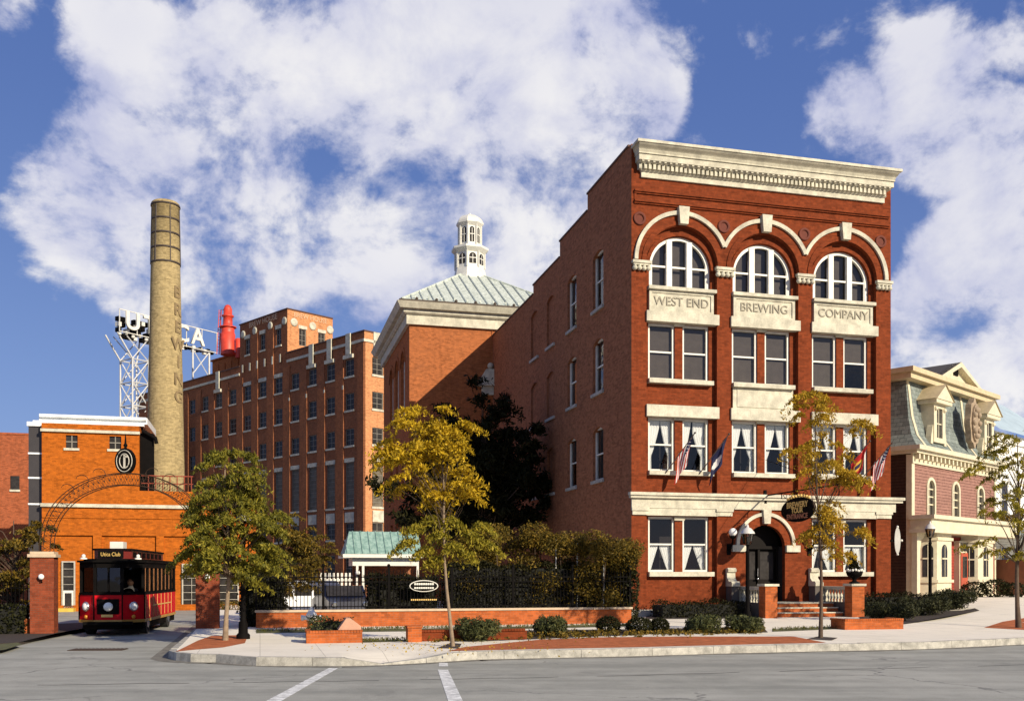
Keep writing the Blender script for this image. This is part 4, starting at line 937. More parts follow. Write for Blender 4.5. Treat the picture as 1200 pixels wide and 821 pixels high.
q = MB(); q.lathe([(.5, -1.0), (.5, 1.8), (.3, 1.9)], 12, (1.9, -.3, 0)); q.build('vent_pipe', M_redtank, rt)
# rooftop sign
PU = AT(147, 386, 128); PU.z /= 1.164; sg = thing('rooftop_sign', 'white letters of a rooftop sign on a steel lattice behind the smokestack', 'sign', (PU.x, PU.y, 0), math.atan2(.824, .566)); sg.scale = (1.164,) * 3
zU = PU.z
for i, ch in enumerate('UTICA'): text('letter', ch, 2.75, M_white, sg, (.75 + i * 2.2, -.25, zU + .95), ext=.12, bold=.05)
q = MB()
for z in (zU - .35, zU + 2.1): q.box(-.8, 12.6, -.1, .0, z, z + .08, 0)
for i in range(7): q.box(-.8 + i * 2.22, -.73 + i * 2.22, -.08, .02, zU - .4, zU + 2.2, 0)

for i in range(9):
    for j in range(4):
        if (i * 7 + j * 3) % 5: q.box(-.7 + i * .5, -.28 + i * .5, .3, .9, zU - .9 + j * .62, zU - .42 + j * .62, 1 if (i + 2 * j) % 4 else 0)
for i in range(15): q.box(4.4 + i * .54, 4.8 + i * .54, .3, .7, zU - .7 + .1 * (i % 3), zU - .1 + .15 * (i % 2), 1 if i % 3 else 0)
for i in range(7): q.ball((-.6 + i * .85, .2, zU - .55 + .2 * (i % 2)), .22, 6, 0)
q.build('sign_frame', [M_white, M_black], sg)
q = MB(); zb0 = 18.3; zt = zU - .4
LX = [(0.2, .3), (3.2, .3), (0.2, 2.6), (3.2, 2.6)]
B0 = [(x + (.9 if x < 1 else 0), y) for x, y in LX]
for (x, y) in B0: q.tube([(x, y, zb0), (x, y, zt - 2.6)], .11, 5)
for (x, y), (x2, y2) in zip(LX, B0): q.tube([(x2, y2, zt - 2.6), (x - (1.0 if x < 1 else -.4), y, zt)], .1, 5)
nz = 3
for k in range(nz):
    za, zc = zb0 + (zt - 2.6 - zb0) * k / nz, zb0 + (zt - 2.6 - zb0) * (k + 1) / nz
    for a, b in ((0, 1), (2, 3), (0, 2), (1, 3)):
        A_, B_ = B0[a], B0[b]; q.tube([(*A_, za), (*B_, zc)], .07, 4); q.tube([(*B_, za), (*A_, zc)], .07, 4); q.tube([(*A_, zc), (*B_, zc)], .08, 4)
for a, b in ((0, 1), (2, 3)): q.tube([(*B0[a], zt - 2.6), (*LX[b], zt)], .07, 4); q.tube([(*B0[b], zt - 2.6), (*LX[a], zt)], .07, 4)
q.build('lattice', plain('white_steel', (.58, .58, .56), .6), sg)
q = MB()
for x in (9.2, 11.6): q.tube([(x, .2, 23.2), (x, .2, zt)], .12, 5)
q.tube([(9.2, .2, zt - 3), (11.6, .2, zt)], .07, 4); q.tube([(11.6, .2, zt - 3), (9.2, .2, zt)], .07, 4); q.tube([(9.2, .2, zt), (11.6, .2, zt)], .07, 4)
q.build('support_legs', plain('white_steel', (.58, .58, .56), .6), sg)
# lower wing left of the brew house
Pw = AT(168, 470, 126); ww = thing('brick_wing', 'low brown brick wing behind the smokestack under the rooftop sign', 'building', (Pw.x, Pw.y, 0), BT)
q = MB(); q.box(-4.2, 1.2, 0, 2.4, -.2, 21.8); q.box(-2.2, 1.2, .4, 2.4, 21.8, 23.0); q.box(-1.0, 1.2, .8, 2.4, 23.0, 24.4); q.build('wall', M_brew, ww)

# ------------------------------------------------------------------ smokestack
Zc = 80; cxx = (194 - CX) / F * Zc
ch = thing('smokestack', 'tall tapering buff brick smokestack with iron hoops round its top', 'chimney', (cxx, Zc, 0), 0)
HT = EYE + (HY - 238) / F * Zc
rad = lambda z: 1.68 + (1.04 - 1.68) * z / HT
q = MB(); zz = [0, 4, 8, 12, 16, 20, 24, 27, HT - .5]; q.lathe([(rad(z), z) for z in zz] + [(1.1, HT - .48), (1.1, HT - .1), (1.0, HT), (.7, HT), (.7, HT - 1.5)], 32); me = q.mesh('stack', M_chim)
uv = me.uv_layers[0].data
for p in me.polygons:
    ang = [math.atan2(me.vertices[me.loops[l].vertex_index].co.y, me.vertices[me.loops[l].vertex_index].co.x) for l in p.loop_indices]; mx_ = max(ang)
    for l, a in zip(p.loop_indices, ang):
        if mx_ - a > PI: a += 2 * PI
        uv[l].uv = (a * 1.5, me.vertices[me.loops[l].vertex_index].co.z)
put('stack', me, ch)
M_hoop = plain('iron_hoop', (.05, .035, .025), .6)
q = MB()
for i in range(5):
    z = 27.35 + i * (HT - .3 - 27.35) / 4; r = rad(z) + (.03 if i < 4 else .09); q.lathe([(r - .05, z - .07), (r + .02, z - .07), (r + .02, z + .07), (r - .05, z + .07)], 28)
for j in range(6):
    a = R(-112 + 60 * j); q.tube([((rad(z) + .03) * math.cos(a), (rad(z) + .03) * math.sin(a), z) for z in (27.3, HT - .2)], .05, 4)
z = 7.6; q.lathe([(rad(z) - .05, z - .05), (rad(z) + .02, z - .05), (rad(z) + .02, z + .05), (rad(z) - .05, z + .05)], 28)
q.build('hoop', M_hoop, ch)
for i, c_ in enumerate('BREWING'):
    z = EYE + (HY - (345 + 20.3 * i)) / F * Zc; a = R(-22); r = rad(z) + .005
    text('lettering', c_, 1.35, plain('dark_glazed_brick', (.24, .17, .08), .8), ch, (r * math.cos(a), r * math.sin(a), z), rot=(R(90), 0, a + PI / 2), ext=.05, bold=.02)

# ------------------------------------------------------------------ orange brick works building and its neighbour
Zo = 56; xo = (49 - CX) / F * Zo
og = thing('works_building', 'bright orange brick building behind the arched gateway with recessed wall panels', 'building', (xo, Zo, 0), TH)
def lx(px, ox=xo, oy=Zo, cu_=UX, su=UY): k = (px - CX) / F; return (k * oy - ox) / (cu_ - su * k)
def lz(py, x): return EYE + (HY - py) / F * (Zo + UY * x)
ur_ = lx(163); we = lx(300)
pn = [(lx(58), lx(109)), (lx(119), lx(183)), (lx(192), lx(238)), (lx(246), lx(292))]
w = MB(); ph_ = [rect(a, b, .35, lz(627, 3)) for a, b in pn]
uw = [rect(lx(77), lx(91), lz(525, 2), lz(510, 2)), rect(lx(128), lx(142), lz(526, 4), lz(511, 4))]
w.holes([(0, -.1), (we, -.1), (we, 6.15), (ur_ + 3.4, 6.15), (ur_ + 3.0, 7.0), (ur_, 7.0), (ur_, 10.75), (0, 10.75)], ph_ + uw, 0, .16)
for i, (a, b) in enumerate(pn): w.quad((a, .16, .3), (b, .16, .3), (b, .16, 4.6), (a, .16, 4.6))
w.quad((ur_, 0, 6.9), (ur_, 8, 6.9), (ur_, 8, 10.75), (ur_, 0, 10.75)); w.quad((0, 0, -.1), (0, 8, -.1), (0, 8, 10.75), (0, 0, 10.75)); w.quad((we, 0, -.1), (we, 8, -.1), (we, 8, 6.15), (we, 0, 6.15))
w.quad((0, 0, 10.5), (ur_, 0, 10.5), (ur_, 8, 10.5), (0, 8, 10.5)); w.quad((ur_, 0.01, 6.0), (we, .01, 6.0), (we, 8, 6.0), (ur_, 8, 6.0)); w.quad((0, 8, -.1), (we, 8, -.1), (we, 8, 6.1), (0, 8, 6.1)); w.quad((0, 8, 6.1), (ur_, 8, 6.1), (ur_, 8, 10.7), (0, 8, 10.7))
w.box(.02, we, -.06, -.003, lz(607, 3), lz(604, 3)); w.box(.0, ur_, -.08, -.003, 10.45, 10.75)
w.build('wall', M_orange, og)
q = MB(); q.box(-.05, lx(222), -.16, -.004, lz(594, 2), lz(590, 2)); q.build('string_course', M_stone, og); q = MB(); q.box(-.05, ur_ + .05, -.16, -.004, 10.27, 10.43); q.build('string_course', M_stone, og)
for r_ in uw:
    x0, x1, z0, z1 = r_[0][0], r_[1][0], r_[0][1], r_[2][1]
    q = MB(); q.quad((x0, .12, z0), (x1, .12, z0), (x1, .12, z1), (x0, .12, z1), 1); q.box((x0 + x1) / 2 - .03, (x0 + x1) / 2 + .03, .06, .118, z0, z1, 0); q.box(x0, x1, .07, .117, (z0 + z1) / 2 - .03, (z0 + z1) / 2 + .03, 0); f = q.build('window', [plain('grey_frame', (.22, .2, .16), .6), M_glass_dark], og)
    q = MB(); q.box(x0 - .1, x1 + .1, -.08, .05, z0 - .14, z0 - .003); q.build('sill', M_stone, og)
def glazed(px0, px1, ztop):
    x0, x1 = lx(px0), lx(px1)
    q = MB(); q.box(x0, x0 + .08, .02, .14, .1, ztop); q.box(x1 - .08, x1, .02, .14, .1, ztop); q.box(x0, x1, .021, .139, ztop - .08, ztop)
    for i in range(1, 6): q.box(x0 + .08, x1 - .08, .05, .12, .2 + (ztop - .2) * i / 6 - .014, .2 + (ztop - .2) * i / 6 + .014)
    n = max(1, int((x1 - x0) / .45))
    for i in range(1, n): q.box(x0 + (x1 - x0) * i / n - .012, x0 + (x1 - x0) * i / n + .012, .055, .115, .1, ztop)
    f = q.build('glazed_door', plain('weathered_white', (.42, .39, .32), .6, var=.3), og); q = MB(); q.quad((x0, .13, .1), (x1, .13, .1), (x1, .13, ztop), (x0, .13, ztop)); q.build('pane', M_glass_dark, f); return f
glazed(72, 88, lz(657, 1)); glazed(213, 236, lz(660, 7)); glazed(255, 280, lz(660, 9))
q = MB(); q.box(lx(74), lx(86), -.0, .02, .15, 1.2); q.box(lx(76), lx(84), -.02, -.002, .3, 1.05, 1); q.build('door_panel', [M_white, M_glass_dark], og)
q = MB(); q.box(lx(62), lx(89), -.8, -.003, -.05, .2); q.build('loading_step', plain('yellow_paint', (.6, .42, .06), .7), og)
q = MB(); q.box(-.35, ur_ + .35, 1.0, 6.0, 11.02, 11.4, 0); q.box(-.6, ur_ + .2, .6, 1.0, 10.85, 10.98, 0)
for i in range(6): q.box(.2 + i * 1.0, .3 + i * 1.0, 1.1, 1.2, 10.5, 11.0, 1)
q.tube([(-.3, .9, 11.3), (ur_ + .3, .9, 11.3)], .12, 10, 0); q.build('skylight', [plain('white_metal', (.78, .8, .78), .4), M_black], og)
q = MB(); q.box(ur_ + .02, ur_ + .75, .3, .9, 6.9, 10.4); q.tube([(ur_ + .2, .1, 10.5), (ur_ + .9, .1, 10.1), (ur_ + .95, .1, 9.8)], .12, 6); q.build('flue', M_black, og)
q = MB()
for i in range(7): a = ur_ + .5 + i * .4; q.tube([(a, .1, 7.0), (a, .1, 7.9)], .03, 4)
q.tube([(ur_ + .1, .1, 7.9), (ur_ + 3, .1, 7.9)], .035, 4); q.tube([(ur_ + .1, .1, 7.45), (ur_ + 3, .1, 7.45)], .03, 4); q.build('roof_railing', plain('red_iron', (.3, .06, .03), .6), og)
q = MB(); q.box(-.78, -.01, .4, 7, -.1, 10.6, 0); q.box(-.85, .3, .3, 7, 10.603, 10.85, 1)
for z in (6.1, 7.6, 9.0): q.box(-.8, -.01, .36, .398, z, z + .1, 1)
q.build('stair_tower', [plain('dark_cladding', (.035, .03, .03), .5), plain('white_metal', (.78, .8, .78), .4)], og)
fb = thing('brick_warehouse', 'plain brick warehouse wall at the far left edge behind the trees', 'building', ((36 - CX) / F * 72, 72, 0), TH)
q = MB(); q.box(-16, 0, 0, 12, -.1, 12.3); q.box(-16.05, .05, -.05, 12.05, 12.303, 12.45); q.build('wall', M_farb, fb)
q = MB(); q.box(-1.35, -.75, -.04, -.003, 8.3, 9.3, 1); q.box(-1.4, -.7, -.1, -.004, 8.15, 8.3, 0); q.build('window', [M_stone, M_glass_dark], fb)

# ------------------------------------------------------------------ the mansard house
HA = math.atan2(.698, .716); hx, hy, hb = 20.35, 50.0, .95
ph = thing('mansard_house', 'pink clapboard house with blue slate mansard roof and cream porch', 'building', (hx, hy, hb), HA)
hc, hsn = math.cos(HA), math.sin(HA)
def HX(px, y=0):
    k = (px - CX) / F; ox, oy = hx - hsn * y, hy + hc * y; return (k * oy - ox) / (hc - hsn * k)
def HZ(py, x, y=0): return EYE - hb + (HY - py) / F * (hy + hsn * x + hc * y)
HWd = HX(1166); ZE = HZ(531, 0); ZT = HZ(445, 0, .9); ZP = HZ(607, 0)
HD = 9
w = MB(); w2 = [HX(p) for p in (1090.5, 1119.5, 1148.5)]
wz0, wz1 = HZ(603, w2[0]), HZ(562, w2[0])
w.holes(rect(0, HWd, 3.2, ZE), [archpoly(x - .42, x + .42, wz0, wz1 - .42, 10) for x in w2], 0, .15, 0)
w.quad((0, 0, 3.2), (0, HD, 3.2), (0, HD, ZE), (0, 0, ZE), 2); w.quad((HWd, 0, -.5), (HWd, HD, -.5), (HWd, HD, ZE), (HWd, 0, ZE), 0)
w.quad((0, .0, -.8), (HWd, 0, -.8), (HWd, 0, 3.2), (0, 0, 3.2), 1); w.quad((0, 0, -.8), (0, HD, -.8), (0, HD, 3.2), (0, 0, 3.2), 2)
w.quad((0, HD, -.5), (HWd, HD, -.5), (HWd, HD, ZE), (0, HD, ZE), 0)
w.build('wall', [M_clap, M_clapred, brick('shade_clapboard', (.05, .028, .02), (.06, .034, .024), (.02, .01, .01), w=30, h=.16, stain=.2, ms=.016)], ph)  # shade of the left side wall is put into its near-black boards
q = MB(); q.box(-.03, .28, -.05, -.003, -.5, ZE - .05); q.box(-.05, -.003, -.04, .25, -.5, ZE - .05); q.box(HWd - .2, HWd + .03, -.05, -.003, -.5, ZE - .05); q.build('corner_board', M_cream, ph)
for x in w2:
    q = MB(); A = archpoly(x - .56, x + .56, wz0 - .12, wz1 - .42, 12); B = archpoly(x - .40, x + .40, wz0, wz1 - .42, 12); k = len(A)
    v = [(p[0], -.07, p[1]) for p in A] + [(p[0], -.07, p[1]) for p in B] + [(p[0], .0, p[1]) for p in A] + [(p[0], .1, p[1]) for p in B]
    q.add(v, [(j, (j + 1) % k, k + (j + 1) % k, k + j) for j in range(k)] + [(j, 2 * k + j, 2 * k + (j + 1) % k, (j + 1) % k) for j in range(k)] + [(k + j, k + (j + 1) % k, 3 * k + (j + 1) % k, 3 * k + j) for j in range(k)])
    hh = wz1 - wz0
    for t in (.3, .52, .74): q.box(x - .4, x + .4, .04, .1, wz0 + hh * t - .035, wz0 + hh * t + .035)
    q.box(x - .025, x + .025, .045, .095, wz0, wz1 - .05); f = q.build('window', M_cream, ph)
    q = MB(); p_ = archpoly(x - .41, x + .41, wz0, wz1 - .42, 10); q.add([(p[0], .11, p[1]) for p in p_], [tuple(range(len(p_)))]); q.build('pane', M_glass_dark, f)
# eaves with brackets
q = MB(); q.box(-.45, HWd + .35, -.62, HD, ZE + .15, ZE + .38); q.box(-.3, HWd + .2, -.42, HD - .1, ZE - .0, ZE + .147); q.box(-.06, HWd + .05, -.1, -.004, ZE - .5, ZE - .003)
for i in range(22): x = .1 + i * (HWd - .3) / 21; q.box(x, x + .16, -.36, -.104, ZE - .28, ZE - .003)
q.build('eaves_cornice', M_cream, ph)
# mansard, slightly concave
q = MB(); pr = [(-.42, ZE + .383), (0.02, ZE + 1.0), (.30, ZE + 2.0), (.48, ZT - .3), (.55, ZT)]
for (y0, z0), (y1, z1) in zip(pr, pr[1:]):
    q.quad((y0 + .0, y0, z0), (HWd - y0, y0, z0), (HWd - y1, y1, z1), (y1, y1, z1)); q.quad((y0, y0, z0), (y0, HD, z0), (y1, HD, z1), (y1, y1, z1)); q.quad((HWd - y0, y0, z0), (HWd - y0, HD, z0), (HWd - y1, HD, z1), (HWd - y1, y1, z1))
q.quad((.5, .5, ZT), (HWd - .5, .5, ZT), (HWd - .5, HD, ZT), (.5, HD, ZT)); q.quad((-.3, HD, ZE + .4), (HWd + .3, HD, ZE + .4), (HWd - .5, HD, ZT), (.5, HD, ZT))
q.build('mansard_roof', M_slate, ph)
for x in (HX(1075), HX(1107), HX(1136), HX(1166)):
    q = MB()
    for (y0, z0), (y1, z1) in zip(pr, pr[1:]):
        xa, xb = (max(x, y0 + .1), max(x, y1 + .1)); xa, xb = min(xa, HWd - y0 - .1), min(xb, HWd - y1 - .1)
        q.add([(xa - .13, y0 - .05, z0), (xa + .13, y0 - .05, z0), (xb + .13, y1 - .05, z1), (xb - .13, y1 - .05, z1), (xa - .13, y0 + .05, z0), (xa + .13, y0 + .05, z0), (xb + .13, y1 + .05, z1), (xb - .13, y1 + .05, z1)], [(0, 1, 2, 3), (0, 3, 7, 4), (1, 5, 6, 2)])
    q.build('roof_rib', M_cream, ph)
q = MB(); q.box(-.05, HWd + .1, .0, HD, ZT + .003, ZT + .3); q.box(-.25, HWd + .3, -.2, HD + .1, ZT + .303, ZT + .55); q.box(.2, HWd - .2, .3, HD - .2, ZT + .55, ZT + .62); q.build('roof_cornice', plain('tan_paint', (.55, .45, .27), .6), ph)
# roof pediment
gx0, gx1 = HX(1090, .5), HX(1139, .5); gm = HX(1114, .5); gzp = HZ(426, gm, .5)
q = MB(); q.prism([(gx0 + .3, ZT + .56), (gx1 - .3, ZT + .56), (gm, gzp - .3)], .25, 3.5, 0); q.add([(gx0, -.1, ZT + .56), (gm, -.1, gzp), (gm, 3.8, gzp), (gx0, 3.8, ZT + .56)], [(0, 1, 2, 3)], 1); q.add([(gx1, -.1, ZT + .56), (gm, -.1, gzp), (gm, 3.8, gzp), (gx1, 3.8, ZT + .56)], [(0, 1, 2, 3)], 1)
for (xa, xb) in ((gx0, gm), (gx1, gm)): q.add([(xa, -.1, ZT + .56), (xb, -.1, gzp), (xb, -.1, gzp - .28), (xa + (.5 if xa < xb else -.5), -.1, ZT + .56), (xa, .3, ZT + .56), (xb, .3, gzp), (xb, .3, gzp - .28), (xa + (.5 if xa < xb else -.5), .3, ZT + .56)], [(0, 1, 2, 3), (2, 3, 7, 6), (0, 1, 5, 4)], 0)
q.box(gm - .3, gm + .3, .19, .247, ZT + 1.0, ZT + 1.5, 2); q.build('pediment', [M_cream, M_roofing, M_black], ph)
# dormers
for px in (1093.5, 1152):
    x = HX(px); q = MB(); z0, z1 = ZE + .75, ZE + 2.75; yb = -.35
    for a, b in ((-.72, -.36), (.36, .72)): q.box(x + a, x + b, yb, 1.0, z0, z1)
    q.box(x - .36, x + .36, yb + .002, 1.0, z0, z0 + .25); q.box(x - .36, x + .36, yb + .003, 1.0, z1 - .2, z1 - .004)
    for sgn in (-1, 1): q.prism([(x + sgn * .72, z0 - .1), (x + sgn * 1.0, z0 - .1), (x + sgn * .95, z0 + .3), (x + sgn * .78, z0 + .8), (x + sgn * .72, z0 + .9)], yb + .05, yb + .35); q.ball((x + sgn * .55, yb - .02, z1 - .25), .12, 8)
    q.box(x - 1.0, x + 1.0, yb - .25, 1.0, z1 + .003, z1 + .2); q.prism([(x - 1.05, z1 + .2), (x + 1.05, z1 + .2), (x, z1 + .95)], yb - .3, .9)
    d = q.build('dormer', M_cream, ph)
    q = MB(); q.add([(x - 1.15, yb - .36, z1 + .2), (x, yb - .36, z1 + 1.03), (x, 1.0, z1 + 1.03), (x - 1.15, 1.0, z1 + .2)], [(0, 1, 2, 3)]); q.add([(x + 1.15, yb - .36, z1 + .2), (x, yb - .36, z1 + 1.03), (x, 1.0, z1 + 1.03), (x + 1.15, 1.0, z1 + .2)], [(0, 1, 2, 3)]); q.build('dormer_roof', plain('tan_paint', (.55, .45, .27), .6), d)
    q = MB(); q.quad((x - .36, yb + .12, z0 + .25), (x + .36, yb + .12, z0 + .25), (x + .36, yb + .12, z1 - .2), (x - .36, yb + .12, z1 - .2), 1); q.box(x - .03, x + .03, yb + .05, yb + .117, z0 + .25, z1 - .2); q.box(x - .36, x + .36, yb + .06, yb + .116, (z0 + z1) / 2 - .03, (z0 + z1) / 2 + .03); q.build('window', [M_cream, M_glass_dark], d)
# carved oval ornament on the roof
x = HX(1129); zc = HZ(497, x)
q = MB(); e = [(x + (.66 + .05 * math.cos(8 * t)) * math.cos(t), zc + (1.3 + .1 * math.cos(8 * t)) * math.sin(t)) for t in [2 * PI * i / 48 for i in range(48)]]
q.prism(e, -.62, -.3); q.prism([(x + .48 * math.cos(2 * PI * i / 24), zc + 1.02 * math.sin(2 * PI * i / 24)) for i in range(24)], -.72, -.623)
for t in range(10): q.ball((x + .35 * math.cos(t * .63), -.72, zc + .75 * math.sin(t * .63)), .16, 8)
q.build('carved_medallion', plain('tan_carving', (.33, .25, .165), .8, var=.35, scale=5), ph)
# porch
PD = .95
q = MB(); q.box(-.35, HWd + .9, -PD - .35, -.004, ZP - .06, ZP + .14, 0); q.box(-.2, HWd + .7, -PD - .15, -.005, ZP - .55, ZP - .063, 0); q.box(-.3, HWd + .8, -PD - .25, -.006, ZP - .75, ZP - .553, 0)
q.build('porch_roof', M_cream, ph)
q = MB(); q.box(-.1, HWd + .6, -PD, -.01, -.9, -.1); q.build('porch_floor', M_grey_stone, ph)
for x in (.05, ):
    q = MB(); q.box(x - .18, x + .18, -.35, -.06, -.8, ZP - .753); q.prism([(x + .2, ZP - .76), (x + 1.0, ZP - .76), (x + .7, ZP - 1.0), (x + .45, ZP - 1.1), (x + .3, ZP - 1.6), (x + .2, ZP - 1.7)], -.3, -.18); q.build('porch_post', M_cream, ph)
def bay(px0, px1, front):
    x0, x1 = HX(px0, -front), HX(px1, -front); c = .55; top = ZP - .753
    q = MB(); pl = [(x0 - c * .6, -.01), (x0, -front), (x1, -front), (x1 + c * .6, -.01)]
    q.prism(pl, -.2, top, plane='xy'); q.prism([(pl[0][0] - .1, -.011), (x0 - .08, -front - .1), (x1 + .08, -front - .1), (pl[3][0] + .1, -.011)], .75, .9, plane='xy')
    q.prism([(pl[0][0] - .08, -.012), (x0 - .06, -front - .08), (x1 + .06, -front - .08), (pl[3][0] + .08, -.012)], top - .35, top - .2, plane='xy')
    b = q.build('bay_window', M_cream, ph)
    for (ax, ay), (bx_, by) in zip(pl, pl[1:]):
        L = math.hypot(bx_ - ax, by - ay); hw_ = min(.34, L * .3)
        q = MB(); q.T = Matrix.Translation(((ax + bx_) / 2, (ay + by) / 2, 0)) @ Matrix.Rotation(math.atan2(by - ay, bx_ - ax), 4, 'Z')
        pts = archpoly(-hw_, hw_, 1.05, top - .55 - hw_, 10); q.add([(p[0], -.02, p[1]) for p in pts], [tuple(range(len(pts)))], 1); q.box(-hw_, hw_, -.05, -.022, 1.95, 2.03, 0); q.box(-.02, .02, -.04, -.023, 1.05, top - .6, 0); q.build('window', [M_cream, M_glass_dark], b)
bay(1098, 1115, .8); bay(1146, 1164, .8)
x0, x1 = HX(1120, -.1), HX(1134, -.1)
q = MB(); q.box(x0, x1, -.3, -.004, -.1, 3.0, 0); d = q.build('door_frame', M_cream, ph)
q = MB(); q.box(x0 + .1, x0 + (x1 - x0) * .62, -.36, -.302, 0, 2.35, 0); q.box(x0 + .28, x0 + (x1 - x0) * .62 - .18, -.385, -.362, 1.0, 2.15, 1); q.build('front_door', [plain('red_door', (.4, .07, .03), .5), M_glass_dark], ph)
q = MB(); q.box(x0 + (x1 - x0) * .68, x1 - .08, -.33, -.303, .1, 2.35); q.box(x0 + .1, x1 - .08, -.331, -.304, 2.45, 2.9); q.build('side_light', M_glass_dark, ph)
# white neighbour further right
wh = thing('white_house', 'white clapboard house with a grey blue roof beyond the mansard house', 'building', (hx + hc * (HWd + 2.8) - hsn * 1, hy + hsn * (HWd + 2.8) + hc * 1, .8), HA)
q = MB(); q.box(0, 14, 0, 9, -.8, 10.2, 0); q.box(-.05, 14.05, -.12, -.003, 9.6, 10.0, 0); q.build('wall', M_clapwhite, wh)
q = MB(); q.add([(-.5, -.5, 10.2), (14.5, -.5, 10.2), (14.5, 4.5, 14.0), (-.5, 4.5, 14.0), (14.5, 9.5, 10.2), (-.5, 9.5, 10.2)], [(0, 1, 2, 3), (3, 2, 4, 5)], 0); q.add([(0.01, 0, 10.2), (.01, 9, 10.2), (.01, 4.5, 13.6)], [(0, 1, 2)], 1); q.build('roof', [plain('pale_blue_roof', (.42, .52, .55), .5, scale=1), M_clapwhite], wh)
q = MB(); q.box(-2.4, 13, -3.6, -.01, 3.6, 3.9); q.build('porch_roof', plain('pale_blue_roof', (.42, .52, .55), .5, scale=1), wh)
for x in (-2.0, 1, 4, 7): q = MB(); q.box(x - .15, x + .15, -3.4, -3.1, -.8, 3.6); q.build('porch_post', M_white, wh)
for x in (1, 3.2, 5.4, 7.6):
    for z in (1, 5): q = MB(); q.box(x - .08, x + 1.08, -.06, -.004, z - .08, z + 2.1, 0); q.quad((x, -.062, z), (x + 1, -.062, z), (x + 1, -.062, z + 2), (x, -.062, z + 2), 1); q.box(x, x + 1, -.08, -.064, z + .97, z + 1.03, 0); q.build('window', [M_white, M_glass_dark], wh)
q = MB(); q.box(-2.2, -.2, -3.0, -.5, -.8, 2.2); q.build('porch_wall', M_wood, wh)

# ------------------------------------------------------------------ garden wall, fence, gateway
WQ = -5.1
gwall = thing('garden_wall', 'low brick wall with pale stone coping along the pavement', 'wall', W(-15.75, WQ, .2), TH)
WLn = 13.75
q = MB(); q.box(0, WLn, 0, .32, -.2, .62); q.build('wall', M_wall, gwall); q = MB(); q.box(-.04, WLn + .04, -.05, .37, .623, .70); q.build('coping', plain('sand_coping', (.55, .42, .28), .8), gwall)
fe = thing('iron_fence', 'black iron picket fence standing on the low brick wall', 'fence', W(-15.75, WQ + .16, .9), TH)
q = MB()
for z in (.08, .95, 1.12): q.box(0, WLn, -.018, .018, z, z + .035)
n = int(WLn / .125)
for i in range(n + 1): x = i * WLn / n; q.box(x - .011, x + .011, -.011, .011, 0, 1.32); q.lathe([(.022, 1.32), (.002, 1.42)], 4, (x, 0, 0))
q.build('pickets', M_black, fe)
for i in range(7): q = MB(); x = i * WLn / 6; q.box(x - .04, x + .04, -.04, .04, 0, 1.5); q.ball((x, 0, 1.55), .06, 8); q.build('post', M_black, fe)
# oval sign on the fence
P = pq(G(500, 739)); sp = P[0] - 0
osn = thing('fence_sign', 'white edged oval sign mounted on the iron fence behind the golden tree', 'sign', W(pq(AT(502, 686, 34.3))[0], WQ + .09, .2), TH)
zs_ = EYE + (HY - 686) / F * 35.4 - .2
q = MB(); e = lambda a, b: [(a * math.cos(2 * PI * i / 32), zs_ + b * math.sin(2 * PI * i / 32)) for i in range(32)]
q.prism(e(.52, .21), -.06, -.03, 1); q.prism(e(.485, .18), -.075, -.0605, 0); b_ = q.build('sign_board', [M_black, M_white], osn)
q = MB()
for zc_, hw_, h_ in ((.07, .36, .035), (-.07, .36, .03)):
    nn = 9
    for i in range(nn):
        x = -hw_ + 2 * hw_ * (i + .5) / nn; q.box(x - .033, x + .033, -.082, -.0755, zs_ + zc_ - h_, zs_ + zc_ + h_)
q.build('lettering', M_white, b_)
q = MB()
for i in range(14): x = -.44 + i * .068; q.box(x - .022, x + .022, -.035, -.02, zs_ - .52, zs_ - .47)
q.box(-.5, .5, -.02, -.01, zs_ - .56, zs_ - .43, 1); q.build('name_strip', [M_gold, M_black], osn)
# gateway
GA, GB = Vector((-22.9, -2.8)), Vector((-17.35, -4.75))
def gate_pier(pqv, lab):
    t = thing('gate_pier', lab, 'gate pier', W(pqv.x, pqv.y, 0), TH, 'brick piers of the gateway')
    q = MB(); q.box(-.38, .38, -.38, .38, -.05, 2.72); q.build('shaft', brick('pier_brick', (.19, .042, .018), (.24, .056, .024), (.15, .07, .045), stain=.5), t)
    q = MB(); q.box(-.45, .45, -.45, .45, 2.723, 2.83); q.box(-.38, .38, -.38, .38, 2.833, 2.92); q.build('cap', plain('sand_coping', (.55, .42, .28), .8), t)
    q = MB(); q.ball((.0, -.5, 2.05), .1, 8, 1); q.tube([(0, -.37, 1.85), (0, -.5, 1.9), (0, -.5, 2.0)], .025, 5, 0); q.build('lamp', [M_black, M_lampglass], t); return t
gate_pier(GA, 'brick gate pier left of the red trolley'); gate_pier(GB, 'brick gate pier behind the slim street tree right of the drive')
ga = thing('gateway_arch', 'wrought iron lattice arch spanning the drive with an oval emblem on top', 'arch', W(GA.x, GA.y, 2.92), TH + math.atan2(GB.y - GA.y, GB.x - GA.x))
SP = (GB - GA).length
def ap(t, r): a = PI * (1 - t); return (SP / 2 + (SP / 2 + .12 - r) * math.cos(a), 0, -.02 + (2.72 - r) * math.sin(a) ** .85)
q = MB(); nn = 44
for y in (-.12, .12):
    for r_ in (0, .40): q.tube([Vector(ap(i / nn, r_)) + Vector((0, y, 0)) for i in range(nn + 1)], .016, 5)
